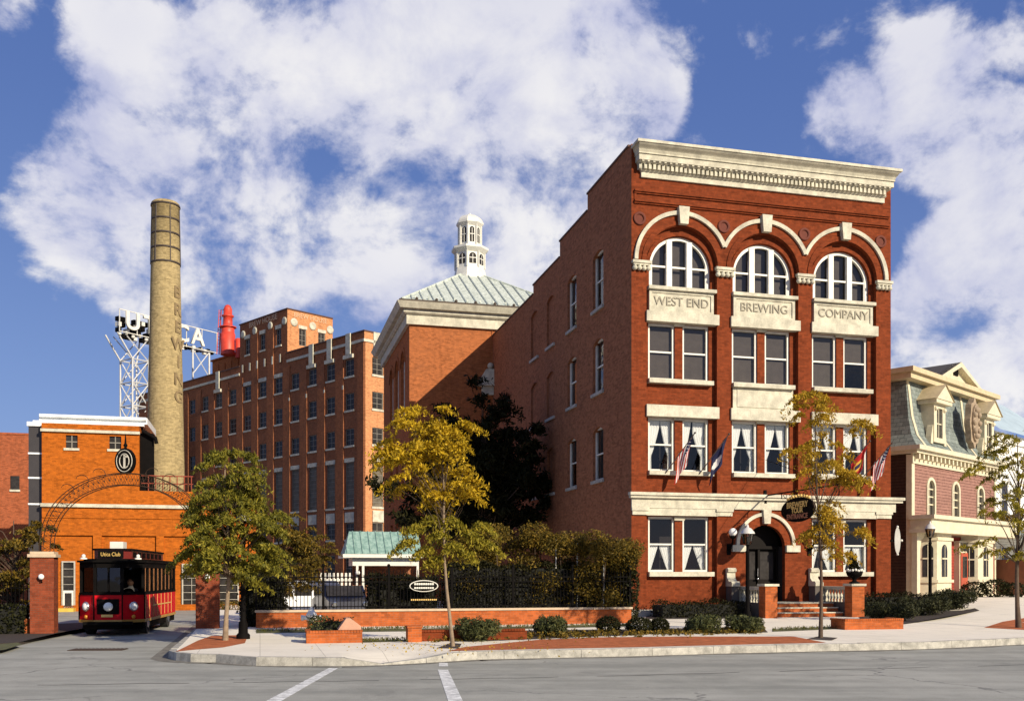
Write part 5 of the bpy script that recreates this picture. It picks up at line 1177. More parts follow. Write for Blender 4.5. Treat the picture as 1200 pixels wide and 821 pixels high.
for i in range(nn):
    A_, B_, C_, D_ = [Vector(ap(*z)) for z in ((i / nn, 0), ((i + 1) / nn, .42), (i / nn, .42), ((i + 1) / nn, 0))]
    for y in (-.12, .12): q.tube([A_ + Vector((0, y, 0)), B_ + Vector((0, y, 0))], .006, 4, caps=False); q.tube([C_ + Vector((0, y, 0)), D_ + Vector((0, y, 0))], .006, 4, caps=False)
    m_ = (A_ + B_ + C_ + D_) / 4; q.ball(m_ + Vector((0, -.12, 0)), .028, 6)
for s_ in (-1, 1):
    for j in range(3):
        b0 = Vector(ap(.5 + s_ * (.1 + j * .07), 0)); q.tube([b0 + Vector((s_ * .22 * math.cos(t), 0, .16 + .16 * math.sin(t) - .02 * t)) for t in [k * .5 for k in range(10)]], .012, 4)
q.build('lattice', plain('rusted_iron', (.05, .028, .015), .7, spec=.2), ga)
ez = 2.7 + .42
q = MB(); q.prism([(SP / 2 + .35 * math.cos(2 * PI * i / 28), ez + .45 * math.sin(2 * PI * i / 28)) for i in range(28)], -.08, .08); q.tube([(SP / 2, 0, ez + .4), (SP / 2, 0, ez + .95)], [.05, .012], 6); q.ball((SP / 2, 0, ez + .55), .07, 8); em = q.build('emblem', M_black, ga)
q = MB()
for a, b, c_ in ((.28, .37, .025), (.17, .25, .03)):
    o_ = [(SP / 2 + a * math.cos(2 * PI * i / 24), ez + b * math.sin(2 * PI * i / 24)) for i in range(25)]; q.tube([(x, -.09, z) for x, z in o_], c_ * .6, 5)
q.box(SP / 2 - .025, SP / 2 + .04, -.11, -.082, ez - .24, ez + .22); q.box(SP / 2 - .02, SP / 2 + .14, -.11, -.0825, ez + .12, ez + .18); q.build('monogram', plain('pewter', (.5, .47, .38), .4), em)
# left fence and low wall beyond the pier
lf = thing('iron_fence', 'black iron fence on a brick base left of the gateway under dark bushes', 'fence', W(GA.x - .4, GA.y, .1), TH + R(168))
q = MB(); q.box(0, 6, -.14, .14, -.1, .5); q.build('base_wall', M_wall, lf)
q = MB()
for z in (.6, 1.55): q.box(0, 6, -.015, .015, z, z + .03)
for i in range(44): q.box(i * .137, i * .137 + .022, -.011, .011, .5, 1.75)
q.build('pickets', M_black, lf)

# gate house behind the fence
gP = AT(404, 650, 41.5); gh = thing('gatehouse', 'small gate shelter with a green copper roof behind the fence', 'shelter', (gP.x, gP.y, .25), TH)
q = MB(); L_, D2 = 3.3, 2.4; ze_, zr_ = 2.75, 3.75
q.add([(0, 0, ze_), (L_, 0, ze_), (L_ - .0, D2 / 2, zr_), (.28, D2 / 2, zr_), (0, D2, ze_), (L_, D2, ze_)], [(0, 1, 2, 3), (3, 2, 5, 4), (0, 3, 4)])
for i in range(10):
    t = (i + .3) / 10 * L_; f_ = min(1, t / .28); q.tube([(t, 0, ze_ + .02), (t, D2 / 2 * f_, ze_ + (zr_ - ze_) * f_ + .02)], .025, 4)
q.build('roof', M_copper2, gh)
q = MB(); q.box(-.08, L_ + .05, -.08, D2 + .08, ze_ - .16, ze_ - .01); q.box(.35, L_ - .1, .25, D2 - .25, ze_ - .5, ze_ - .17); q.build('eaves', M_white, gh)
for x, y in ((.55, .3), (.8, .3), (L_ - .15, .3)): q = MB(); q.box(x - .05, x + .05, y - .05, y + .05, 0, ze_ - .5); q.build('post', M_white, gh)
q = MB(); q.box(.5, L_ - .2, 1.9, 2.1, 0, ze_ - .5); q.build('back_wall', M_side, gh)
q = MB(); q.ball((.55, .1, 1.95), .1, 8, 1); q.box(.52, .58, .12, .24, 1.8, 1.9, 0); q.build('lamp', [M_black, M_lampglass], gh)

# vehicles behind the fence
def van(loc, rot, label):
    t = thing('parked_van', label, 'van', loc, rot)
    q = MB(); pf = [(-2.2, .35), (-2.2, 1.85), (-2.05, 2.0), (1.2, 2.0), (1.75, 1.25), (2.3, 1.1), (2.4, .85), (2.4, .35)]; q.prism(pf, -.9, .9); q.build('body', plain('white_car_paint', (.8, .8, .8), .3, var=.05), t)
    for x0, x1 in ((-2.0, -1.1), (-1.0, -.1), (0, .95)): q = MB(); q.box(x0, x1, -.915, -.902, 1.2, 1.75); q.build('window', M_glass_dark, t)
    q = MB(); q.box(-2.215, -2.202, -.75, .75, 1.2, 1.75); q.build('rear_window', M_glass_dark, t)
    for x in (-1.4, 1.5): 
        q = MB(); q.lathe([(.34, -.92), (.34, -.7)], 16, (x, 0, .34), axis='y'); wl = q.build('wheel', M_rubber, t); q = MB(); q.lathe([(.2, -.93), (.2, -.921)], 12, (x, 0, .34), axis='y'); q.build('rim', M_chrome, wl)
vp = AT(355, 705, 47.0); van((vp.x + .95, vp.y - 2.6, .2), TH + R(4), 'white van parked behind the iron fence left of the gate shelter'); bpy.data.objects['parked_van'].scale = (.85, .85, .82)
def car(loc, rot, label):
    t = thing('parked_car', label, 'car', loc, rot)
    q = MB(); q.prism([(-2.1, .35), (-2.15, .8), (-1.5, .92), (-.9, 1.4), (.5, 1.42), (1.2, .95), (2.1, .8), (2.15, .4)], -.85, .85); q.build('body', plain('navy_car_paint', (.008, .011, .03), .3, var=.1, spec=.25), t)
    q = MB(); q.prism([(-1.25, .98), (-.82, 1.34), (.45, 1.36), (.98, .98)], -.862, -.852); q.build('window', M_glass_dark, t)
    q = MB(); q.quad((.52, -.72, 1.40), (.52, .72, 1.40), (1.19, .76, .985), (1.19, -.76, .985)); o_ = q.build('windscreen', M_glass_dark, t); o_.location = (.03, 0, .02)
    for yy in (-.62, .62): q = MB(); q.lathe([(.12, 2.08), (.12, 2.17), (.08, 2.2)], 14, (0, yy, .68), axis='x'); q.build('headlight', M_chrome, t)
    q = MB(); q.box(2.1, 2.22, -.8, .8, .38, .5); q.build('bumper', M_chrome, t)
    for x in (-1.3, 1.35): q = MB(); q.lathe([(.31, -.87), (.31, -.65)], 16, (x, 0, .31), axis='y'); wl = q.build('wheel', M_rubber, t); q = MB(); q.lathe([(.19, -.88), (.19, -.871)], 12, (x, 0, .31), axis='y'); q.build('rim', M_chrome, wl)
cpn = AT(399, 700, 41.2); car((cpn.x, cpn.y, .25), TH + R(-84), 'dark blue car facing the street behind the fence left of the gate shelter')
wfP = AT(404, 676, 48); wf = thing('picket_fence', 'short white picket fence left of the green roofed shelter', 'fence', (wfP.x - 1.2, wfP.y, .2), TH)
q = MB()
for i in range(11): q.box(i * .2, i * .2 + .1, 0, .04, 0, 2.0)
q.box(-.05, 2.2, .041, .08, .5, .6); q.box(-.05, 2.2, .041, .08, 1.6, 1.7); q.build('pickets', M_white, wf)

# ------------------------------------------------------------------ street furniture
def lamp(loc, H, label, white_top=True):
    t = thing('street_lamp', label, 'street lamp', loc, 0, 'black lantern posts along the pavement')
    q = MB(); q.lathe([(.2, 0), (.2, .12), (.14, .18), (.13, .45), (.09, .55), (.075, .8), (.065, H - .95), (.09, H - .92), (.05, H - .85), (.05, H - .7), (.11, H - .64)], 12); q.build('post', M_black, t)
    q = MB(); q.lathe([(.13, H - .63), (.21, H - .25)], 8, smooth=False); q.build('lamp_glass', M_amber, t)
    q = MB()
    for j in range(8):
        a = 2 * PI * (j + .5) / 8; q.tube([(.13 * math.cos(a), .13 * math.sin(a), H - .63), (.215 * math.cos(a), .215 * math.sin(a), H - .25)], .011, 4)
    q.lathe([(.06, H - .6), (.05, H - .35)], 8); q.build('lantern_frame', M_black, t)
    q = MB(); q.lathe([(.26, H - .25), (.25, H - .2), (.14, H - .06), (.06, H - .02), (.03, H + .08), (.005, H + .12)], 12); q.build('lantern_cap', plain('pale_cap', (.62, .60, .54), .4) if white_top else M_black, t); return t
l1 = lamp(G(285, 748), 3.75, 'black street lamp beside the green street tree on the left corner')
P2 = G(876, 733); lamp(P2, (733 - 617) / F * P2.y, 'black street lamp before the arched office door')
P3 = G(1090, 711); lamp(P3, (711 - 613) / F * P3.y, 'black street lamp before the mansard house porch')
hP = G(365, 744); hy_ = thing('fire_hydrant', 'white topped fire hydrant with orange barrel before the low wall', 'hydrant', hP, R(10))
q = MB(); q.lathe([(.19, 0), (.19, .05), (.13, .07), (.13, .42), (.16, .43), (.16, .47), (.12, .48)], 14); q.build('barrel', plain('orange_paint', (.62, .22, .03), .5), hy_)
q = MB(); q.lathe([(.14, .48), (.14, .62), (.17, .63), (.17, .67), (.13, .70), (.09, .79), (.04, .82), (.04, .88), (.01, .89)], 14); q.lathe([(.07, -.3), (.07, .3)], 10, (0, 0, .55), axis='x'); q.lathe([(.085, -.32), (.085, -.24)], 10, (0, 0, .55), axis='x'); q.lathe([(.085, .24), (.085, .32)], 10, (0, 0, .55), axis='x'); q.lathe([(.09, -.28), (.09, 0)], 10, (0, 0, .52), axis='y'); q.build('bonnet', plain('hydrant_white', (.88, .86, .78), .5, var=.05), hy_)
# brick planters
def planter(px0, px1, py, h, label, depth=.9):
    A_, B_ = G(px0, py), G(px1, py); t = thing('brick_planter', label, 'planter', A_, TH * .9)
    L = (B_ - A_).length; q = MB(); q.box(0, L, 0, .12, -.05, h); q.box(0, L, depth - .12, depth, -.05, h); q.box(0, .12, .121, depth - .121, -.05, h); q.box(L - .12, L, .121, depth - .121, -.05, h); q.build('wall', M_wall, t)
    q = MB(); n = int(L / .08)
    for i in range(n): q.box(i * L / n + .004, (i + 1) * L / n - .004, -.02, .15, h + .002, h + .075)
    q.box(-.02, .12, .16, depth + .02, h + .002, h + .075); q.box(L - .12, L + .02, .16, depth + .02, h + .002, h + .075); q.build('brick_coping', M_wall, t)
    q = MB(); q.box(.122, L - .122, .122, depth - .122, 0, h - .05); q.build('soil', M_mulch, t); return t, L
pl1, L1 = planter(359, 424, 753.5, .28, 'small brick planter with a clipped hedge beside the hydrant')
q = MB(); q.T = Matrix.Translation((L1 - .12, .16, .36)); q.prism([(-.55, 0), (.1, 0), (.1, .1), (-.2, .33), (-.32, .33)], 0, .6); q.build('ramp_stone', plain('pink_stone', (.5, .28, .18), .8), pl1)
pl2, L2 = planter(990, 1066, 737.5, .3, 'low brick planter edge by the sapling right of the stoop')
A_ = G(478, 752); bp = thing('brick_planter', 'long low brick planter edge with an end pier behind the golden tree', 'planter', A_, TH)
q = MB(); q.box(0, .4, 0, .4, -.05, .40); q.box(-.02, .42, -.02, .42, .403, .46); q.build('pier', M_wall, bp)
q = MB(); q.box(.42, 3.6, .28, .4, -.05, .26); n = 36
for i in range(n): q.box(.43 + i * .0867, .425 + (i + 1) * .0867 - .004, .24, .42, .262, .33)
q.build('wall', M_red, bp)

# ------------------------------------------------------------------ the trolley
tr = thing('trolley_bus', 'red trolley bus with black upper half waiting in the gateway', 'bus', (-13.95, 33.9, 0), R(10.2))
hw_ = 1.08; plan = [(-hw_, 7.4), (-hw_, .62), (-.46, 0), (.46, 0), (hw_, .62), (hw_, 7.4)]
ins = lambda pl, d: [(x * (1 - d / hw_), y + (d if y < 1 else -d)) for x, y in pl]
q = MB(); q.prism(plan, .52, 1.42, plane='xy'); q.prism([(x * 1.015, y - .02) for x, y in plan], 1.42, 1.5, plane='xy', mat=1); q.build('body', [M_redpaint, M_black], tr)
q = MB(); q.prism([(x * 1.02, y - .02) for x, y in plan], .46, .56, plane='xy', mat=1); q.prism([(x * .94, y + .15) for x, y in plan], .22, .459, plane='xy'); q.build('skirt', [M_black, plain('gold_trim', (.45, .25, .05), .4)], tr)
fl = [(-hw_, 7.4), (-hw_, .62), (-.46, 0), (.46, 0), (hw_, .62), (hw_, 7.4)]
q = MB(); q.prism(ins(plan, .05), 1.505, 1.53, plane='xy')
def post_(x, y, r_=.05): q.box(x - r_, x + r_, y - r_, y + r_, 1.5, 2.52)
for x, y in plan: post_(x * .955, y + (.05 if y < 1 else -.05))
for s_ in (-1, 1):
    for i in range(1, 8): post_(s_ * (hw_ - .05), .62 + i * .85, .04)
q.box(-.03, .03, .03, .09, 1.5, 2.52); q.prism(plan, 2.36, 2.55, plane='xy'); q.build('window_frame', M_black, tr)
for a, b in zip(plan, plan[1:] + plan[:1]):
    if a[1] > 7 and b[1] > 7: continue
    q = MB(); f_ = .95; q.quad((a[0] * f_, a[1] + .07, 1.53), (b[0] * f_, b[1] + .07, 1.53), (b[0] * f_, b[1] + .07, 2.36), (a[0] * f_, a[1] + .07, 2.36)); q.build('windscreen' if a[1] < 1 and b[1] < 1 else 'side_window', glass_mat('tinted_glass', .3, .15), tr)
q = MB(); q.quad((-hw_ + .05, 7.3, 1.5), (hw_ - .05, 7.3, 1.5), (hw_ - .05, 7.3, 2.5), (-hw_ + .05, 7.3, 2.5)); q.box(-.9, .9, 2.2, 2.25, 1.5, 2.0)
for i in range(5):
    for x in (-.8, .3): q.box(x, x + .5, 2.6 + i * .95, 2.7 + i * .95, 1.3, 2.0)
q.build('seats', plain('seat_vinyl', (.05, .02, .015), .5), tr)
q = MB(); q.prism([(x * 1.06, y - .1) for x, y in plan], 2.553, 2.62, plane='xy'); q.prism([(x * .9, y + .1) for x, y in plan], 2.62, 2.68, plane='xy'); q.build('roof', M_black, tr)
cl = [(-.62, 7.2), (-.62, .75), (-.42, .42), (.42, .42), (.62, .75), (.62, 7.2)]
q = MB(); q.prism(cl, 2.68, 2.98, plane='xy'); q.prism([(x * 1.1, y - .08) for x, y in cl], 2.98, 3.04, plane='xy', mat=1)
for i in range(7): q.box(.621, .63, 1.0 + i * .85, 1.65 + i * .85, 2.73, 2.93, 1)
q.build('clerestory', [plain('maroon_paint', (.16, .02, .015), .4), M_black], tr)
q = MB(); q.box(-.42, .42, .36, .418, 2.71, 2.95); db = q.build('destination_board', M_black, tr); text('lettering', 'Utica Club', .19, M_gold, db, (0, .355, 2.83), ext=.004, sx=.8)
q = MB(); q.box(-.2, .25, 1.2, 1.8, 3.043, 3.3); q.build('roof_vent', M_white, tr)
for i, (x, y) in enumerate(((-.9, .42), (.88, .55))): 
    q = MB(); q.lathe([(.12, 2.66), (.12, 2.7), (.07, 2.72)], 10, (x, y, 0)); q.ball((x, y, 2.77), .07, 8); q.build('roof_lamp', M_white, tr)
for s_ in (-1, 1):
    q = MB(); m = Vector((s_ * .76, .28, 1.02)); nrm = Vector((s_ * .62, -.62, 0)).normalized()
    q.T = Matrix.Translation(m) @ Matrix.Rotation(s_ * R(40), 4, 'Z'); q.lathe([(.17, -.02), (.17, -.07), (.14, -.09)], 16, axis='y', mat=0); q.lathe([(.13, -.085), (.07, -.12), (.01, -.13)], 16, axis='y', mat=1); q.build('headlight', [M_chrome, M_lampglass], tr)
    q = MB(); q.T = Matrix.Translation(m + Vector((0, 0, -.36))) @ Matrix.Rotation(s_ * R(40), 4, 'Z'); q.lathe([(.07, -.02), (.07, -.06), (.03, -.08)], 10, axis='y'); q.build('indicator', plain('amber_lens', (.7, .28, .03), .3), tr)
q = MB(); q.box(-.36, .36, -.04, -.003, .76, 1.28)
for i in range(6): q.box(-.33, .33, -.055, -.041, .8 + i * .08, .83 + i * .08)
gr = q.build('grille', M_black, tr)
q = MB(); q.lathe([(.15, -.05), (.15, -.14), (.1, -.18), (.01, -.2)], 16, (.02, 0, 1.02), axis='y'); q.build('centre_lamp', M_lampglass, tr)
q = MB(); q.box(-.22, .16, -.05, -.042, .66, .75); q.build('number_plate', M_gold, tr)
q = MB(); q.box(-.8, .8, -.12, .1, .40, .50); q.build('bumper', M_black, tr)
for x, y in plan[1:5]: q = MB(); q.box(x * 1.01 - .02, x * 1.01 + .02, y - .03, y + .0, .56, 1.42); q.build('pillar_trim', M_black, tr)
for i in range(8): q = MB(); q.box(hw_ + .001, hw_ + .012, .75 + i * .8, .78 + i * .8, .6, 1.4); q.build('panel_trim', M_gold, tr)
q = MB(); q.box(hw_ + .001, hw_ + .014, 2.2, 6.3, .98, 1.02); q.build('side_stripe', M_gold, tr)
for s_ in (-1, 1):
    for y in (1.5, 5.9):
        q = MB(); q.lathe([(.42, -.14), (.42, .14)], 20, (s_ * .9, y, .42), axis='x'); wl = q.build('wheel', M_rubber, tr); q = MB(); q.lathe([(.2, -.15), (.2, .15)], 14, (s_ * .9, y, .42), axis='x'); q.build('rim', M_chrome, wl)
# the driver
pe = thing('person', 'trolley driver in a white shirt sitting behind the windscreen', 'person', tr.matrix_basis @ Vector((.5, 1.2, 1.05)), R(10.2))
def skin(name, verts, edges, rads, mat, parent, sub=1):
    me = bpy.data.meshes.new(name); me.from_pydata(verts, edges, []); o = bpy.data.objects.new(name, me); COL.objects.link(o)
    m = o.modifiers.new('s', 'SKIN'); me.skin_vertices[0].data[0].use_root = True
    for i, r_ in enumerate(rads): me.skin_vertices[0].data[i].radius = (r_, r_)
    o.modifiers.new('d', 'SUBSURF').levels = sub; o.modifiers['d'].render_levels = sub; me.materials.append(mat); o.parent = parent
    return o
V_ = [(0, 0, .05), (0, .02, .3), (0, .03, .52), (0, .02, .62), (0, 0, .72), (0, -.01, .86), (.2, .03, .52), (.27, -.12, .32), (.17, -.38, .42), (-.2, .03, .52), (-.27, -.12, .32), (-.15, -.38, .42), (.1, -.35, .06), (.11, -.4, -.35), (-.1, -.35, .06), (-.11, -.4, -.35), (.11, -.52, -.38), (-.11, -.52, -.38)]
E2 = [(0, 1), (1, 2), (2, 3), (3, 4), (4, 5), (2, 6), (6, 7), (7, 8), (2, 9), (9, 10), (10, 11), (0, 12), (12, 13), (0, 14), (14, 15), (13, 16), (15, 17)]
skin('body', V_, E2, [.16, .15, .17, .06, .095, .09, .075, .055, .04, .075, .055, .04, .09, .06, .09, .06, .045, .045], plain('white_shirt', (.75, .75, .74), .8), pe)
q = MB(); q.ball((0, -.015, .8), .118, 14, 0, 1.2); q.ball((0, -.13, .79), .022, 6); q.ball((.045, -.115, .83), .014, 6, 1); q.ball((-.045, -.115, .83), .014, 6, 1); q.build('head', [plain('skin', (.5, .28, .19), .6), M_black], pe)
q = MB(); q.ball((0, .02, .86), .122, 12, 0, .8); q.build('hair', plain('dark_hair', (.03, .02, .015), .7), pe)
q = MB(); q.lathe([(.19, -.01), (.21, .01), (.19, .03)], 16, (0, 0, 0)); o = q.build('steering_wheel', M_black, tr, (.5, .75, 1.47)); o.rotation_euler = (R(55), 0, 0)

# ------------------------------------------------------------------ trees and shrubs
def tree(loc, height, trunk_r, label, leafmat, seed, crown, nleaf, leaf, bark=M_bark, name='street_tree', fork=.4, droop=.9, nl=9, aspect=2.6, clump=.34, lean=(0, 0), shell=.35, group=None, sub=3, cat='tree', spray=1):
    """trunk with limbs reaching a set of crown lobes; leaves hang in clumps along the twigs. crown: list of (x, y, z, rx, ry, rz)"""
    r = np.random.default_rng(seed); t = thing(name, label, cat, loc, 0, group)
    q = MB(); fz = height * fork
    tp = []
    for i in range(9):
        u = i / 8; tp.append(Vector((lean[0] * u + .05 * math.sin(u * 7 + seed), lean[1] * u + .05 * math.cos(u * 5 + seed), u * height * .88)))
    q.tube(tp, [trunk_r * (1.25 if i == 0 else 1 - .85 * i / 8) for i in range(9)], 8)
    tips = []
    C_ = np.array(crown, float); wv = (C_[:, 3] * C_[:, 4] * C_[:, 5]); n_cl = nl * 6
    br = MB()
    for k in range(n_cl):
        ci = r.choice(len(C_), p=wv / wv.sum()); d = r.normal(size=3); d /= np.linalg.norm(d); s = shell + (1 - shell) * r.random() ** .55
        P = C_[ci, :3] + d * C_[ci, 3:] * s; tips.append(P)
    tips = np.array(tips)
    for k, P in enumerate(tips):
        u = max(fork * .9, min(.95, (P[2] / height) - .18 - .25 * math.hypot(P[0] - lean[0] * .6, P[1]) / height)); bi = u / .88 * 8 if u < .88 else 8; i0 = min(7, int(bi)); b0 = tp[i0].lerp(tp[i0 + 1], min(1, bi - i0))
        mid = b0.lerp(Vector(P), .5) + Vector((r.normal() * .1, r.normal() * .1, .12 * height / 6 + r.normal() * .05)); rr = trunk_r * (1 - .8 * u) * (.5 if k % 5 == 0 else .22)
        br.tube([b0, mid, Vector(P)], [rr, rr * .55, rr * .15], 5, caps=False)
    q.build('trunk', bark, t); br.build('limb', M_bark, t)
    per = max(1, nleaf // (n_cl)); pts = []
    for P in tips:
        if spray:
            ax = np.array([lean[0] * P[2] / height, lean[1] * P[2] / height, P[2]]); out = (P - ax); out[2] = 0; out = out / (np.linalg.norm(out) + .2)
            for j in range(sub + 2):
                d = out + r.normal(size=3) * .75; d[2] = abs(d[2]) * .35; d /= np.linalg.norm(d); L = clump * (1.1 + 1.5 * r.random()); n_ = per // (sub + 2) + 1; u = r.random(n_)[:, None]
                side = np.cross(d, [0, 0, 1.0]); w_ = r.normal(size=(n_, 1)) * L * .16 * (1 - u * .6)
                pp = P - d * L * .35 + d * L * u + side * w_ - np.array([0, 0, 1]) * (u ** 2 * L * .55 * droop + np.abs(w_) * .5) + r.normal(size=(n_, 3)) * .025; pts.append(pp)
            continue
        # twigs radiating from the tip, drooping
        for j in range(sub):
            d = r.normal(size=3); d[2] = d[2] * .5; d /= np.linalg.norm(d); L = clump * (.6 + .9 * r.random()); u = r.random(per // sub + 1)[:, None]
            pp = P + d * L * (u * 1.6 - .3) + np.array([0, 0, -1]) * (u ** 2) * L * droop * .9 + r.normal(size=(len(u), 3)) * clump * .22; pts.append(pp)
    pts = np.concatenate(pts); put('crown', leafmesh('crown', leafcloud(pts, leaf, droop * .8, aspect, seed, .3), leafmat), t); return t
# green honey locust on the left corner
P = G(266, 750); s_ = P.y / F
tree(P, 6.1, .075, 'slim green honey locust on the left corner before the brick works', L_green, 11,
     [((x - 266) * s_, dy, (750 - y) * s_, rx * s_, rx * s_ * 1.1, rz * s_) for x, y, rx, rz, dy in ((273, 548, 36, 38, 0), (262, 590, 48, 34, .2), (262, 640, 52, 40, -.1), (300, 620, 38, 40, .2), (282, 525, 20, 22, 0), (243, 600, 24, 26, 0), (305, 650, 32, 30, .3), (285, 664, 38, 22, .3), (248, 655, 24, 22, .1))], 42000, .12, M_barkpale, fork=.33, nl=21, clump=.36, droop=1.1, aspect=3, shell=.3, name='honey_locust')
P = AT(328, 716, 38); P.z = .2; s_ = P.y / F
tree(P, 4.6, .07, 'low russet leaved tree behind the fence right of the green locust', L_russet, 12,
     [((x - 328) * s_, dy, (722 - y) * s_, rx * s_, rx * s_, rz * s_) for x, y, rx, rz, dy in ((335, 640, 34, 38, 0), (362, 640, 30, 34, .3), (375, 665, 24, 24, 0), (330, 670, 36, 20, 0), (345, 612, 22, 24, 0))], 13000, .12, fork=.25, nl=20, clump=.3, name='russet_tree')
# golden tree
P = G(529, 757); s_ = P.y / F
tree(P, 7.0, .05, 'young golden leaved tree in the brick paving before the fence', L_gold, 21,
     [((x - 529) * s_, dy, (757 - y) * s_, rx * s_, rx * s_ * .95, rz * s_) for x, y, rx, rz, dy in ((497, 490, 42, 26, 0), (520, 488, 36, 24, .1), (480, 525, 40, 30, -.2), (532, 520, 36, 30, 0), (492, 565, 38, 26, 0), (536, 560, 30, 26, .1), (512, 540, 40, 40, 0))], 13500, .125, M_barkpale, fork=.42, lean=(-.35, 0), nl=11, clump=.36, droop=1.0, aspect=3, shell=.25, name='golden_tree')
g_t = [o for o in bpy.data.objects if o.name == 'golden_tree'][0]
r = np.random.default_rng(5); ptl = []
for (x, y, dy) in ((486, 615, 0), (505, 604, .2), (530, 606, .1), (552, 622, 0), (498, 640, .1), (565, 612, .2), (476, 632, 0), (532, 636, -.2), (515, 622, 0), (545, 645, .1), (572, 634, .2), (510, 652, 0)):
    P0_ = np.array([(x - 529) * s_, dy, (757 - y) * s_])
    for j in range(9):
        d = np.array([P0_[0] * .6, P0_[1] * .6, 0]) + r.normal(size=3) * .7; d[2] = abs(d[2]) * .3; d /= np.linalg.norm(d); L = .35 + .5 * r.random(); u = r.random(75)[:, None]; w_ = r.normal(size=(75, 1)) * L * .17
        ptl.append(P0_ - d * L * .35 + d * L * u + np.cross(d, [0, 0, 1.0]) * w_ - np.array([0, 0, 1]) * (u ** 2 * L * .6 + np.abs(w_) * .5) + r.normal(size=(75, 3)) * .025)
ptl = np.concatenate(ptl)
put('lower_foliage', leafmesh('lower_foliage', leafcloud(ptl, .12, .9, 3, 6, .3), L_yelgreen), g_t)
# sapling in front of the facade
P = G(963, 747); s_ = P.y / F
tree(P, 8.1, .06, 'sparse yellow leaved sapling standing before the right half of the facade', L_sap, 31,
     [((x - 963) * s_, dy, (747 - y) * s_, rx * s_, rx * s_, rz * s_) for x, y, rx, rz, dy in ((945, 470, 22, 26, 0), (975, 492, 26, 20, 0), (940, 520, 20, 22, 0), (968, 540, 34, 26, 0), (1000, 500, 20, 14, .1), (1000, 560, 22, 18, 0), (975, 600, 26, 20, 0), (1010, 610, 16, 14, 0), (960, 625, 20, 14, 0), (985, 640, 18, 14, 0))], 11000, .115, fork=.36, lean=(-.2, 0), nl=11, clump=.34, droop=1.2, aspect=3, shell=.1, name='sapling')
P = G(1193, 735); s_ = P.y / F
tree(P, 7.6, .09, 'thin autumn tree at the far right edge before the white house', L_yelgreen, 41,
     [((x - 1193) * s_, dy, (735 - y) * s_, rx * s_, rx * s_, rz * s_) for x, y, rx, rz, dy in ((1175, 510, 30, 22, 0), (1195, 530, 40, 30, 0), (1150, 555, 26, 24, 0), (1180, 575, 34, 26, 0), (1215, 560, 40, 40, 0), (1170, 545, 24, 20, .2), (1225, 610, 36, 30, 0), (1145, 590, 18, 10, 0), (1165, 605, 40, 10, .1), (1150, 640, 24, 14, 0), (1185, 645, 26, 14, 0))], 8000, .125, fork=.34, nl=14, clump=.28, droop=1.2, aspect=3, shell=.15, name='autumn_tree')
# dark evergreen between the hall and the office
P = AT(565, 700, 54); P.z = .3; s_ = P.y / F
tree(P, 12.4, .22, 'tall dark evergreen in the shaded corner beside the office wall', L_dark, 51,
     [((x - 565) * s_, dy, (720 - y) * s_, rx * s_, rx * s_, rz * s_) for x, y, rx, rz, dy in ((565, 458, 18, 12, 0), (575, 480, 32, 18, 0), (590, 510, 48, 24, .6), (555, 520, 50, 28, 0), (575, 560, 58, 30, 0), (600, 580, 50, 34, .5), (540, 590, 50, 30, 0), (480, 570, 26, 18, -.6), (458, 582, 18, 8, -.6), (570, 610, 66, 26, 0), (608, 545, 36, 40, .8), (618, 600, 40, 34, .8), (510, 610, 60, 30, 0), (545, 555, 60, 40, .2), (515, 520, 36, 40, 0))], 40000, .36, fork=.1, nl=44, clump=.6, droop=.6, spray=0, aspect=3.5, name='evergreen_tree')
# left dark bush trees
P = AT(18, 720, 37); P.z = .1; s_ = P.y / F
tree(P, 4.6, .1, 'dark leafy tree over the left fence beside the gate pier', L_russet, 61,
     [((x - 18) * s_, dy, (730 - y) * s_, rx * s_, rx * s_, rz * s_) for x, y, rx, rz, dy in ((0, 625, 36, 28, 0), (38, 628, 30, 26, 0), (10, 660, 40, 28, 0), (-40, 640, 40, 40, 0), (30, 668, 22, 20, -.3), (-10, 690, 40, 24, 0))], 8000, .18, fork=.22, nl=22, clump=.3, name='leafy_tree')
def shrub(loc, blobs, n, leaf, label, mat, seed, name='shrub', cat='shrub', droop=0, aspect=2.2, group=None, core=True, shell=.72):
    t = thing(name, label, cat, loc, 0, group); r = np.random.default_rng(seed)
    c = [b[:3] for b in blobs]; rd = [b[3:] for b in blobs]; pts = blobpts(r, c, rd, n, shell); pts = pts[pts[:, 2] > .01]
    V = leafcloud(pts, leaf, droop, aspect, seed); put('foliage', leafmesh('foliage', V, mat), t)
    q = MB()
    for b in blobs[:6]: q.tube([(b[0] * .3, b[1] * .3, 0), (b[0] * .7, b[1] * .7, b[2] * .6), tuple(b[:3])], [.03, .02, .008], 5)
    q.build('stem', M_bark, t); return t
# row of clipped small trees behind the fence, autumn tinted
r = np.random.default_rng(8)
ws_ = ['leftmost of the autumn shrubs over the fence, touching the golden tree', 'second autumn shrub from the golden tree, over the fence', 'third autumn shrub along the fence, tallest of the row', 'fourth autumn shrub along the fence behind the white stakes', 'fifth autumn shrub along the fence near the office corner', 'rightmost autumn shrub, bulging against the office corner']
for i, px in enumerate((552, 590, 628, 662, 700, 727)):
    P = AT(px, 716, 37.2 + .4 * (i % 2)); P.z = .3; s_ = P.y / F; hh = (716 - (604, 600, 596, 607, 606, 618)[i]) * s_
    bl = [(r.normal() * .35, r.normal() * .3, hh * z, .65 + .2 * r.random(), .6, .42) for z in (.25, .4, .55, .7, .8, .88)] + [(r.normal() * .5, 0, hh * .8, .45, .4, .3) for _ in range(4)]
    shrub(P, bl, 6500, .11, ws_[i], L_russet, 70 + i, 'autumn_shrub', group='autumn shrubs behind the fence', shell=.4)
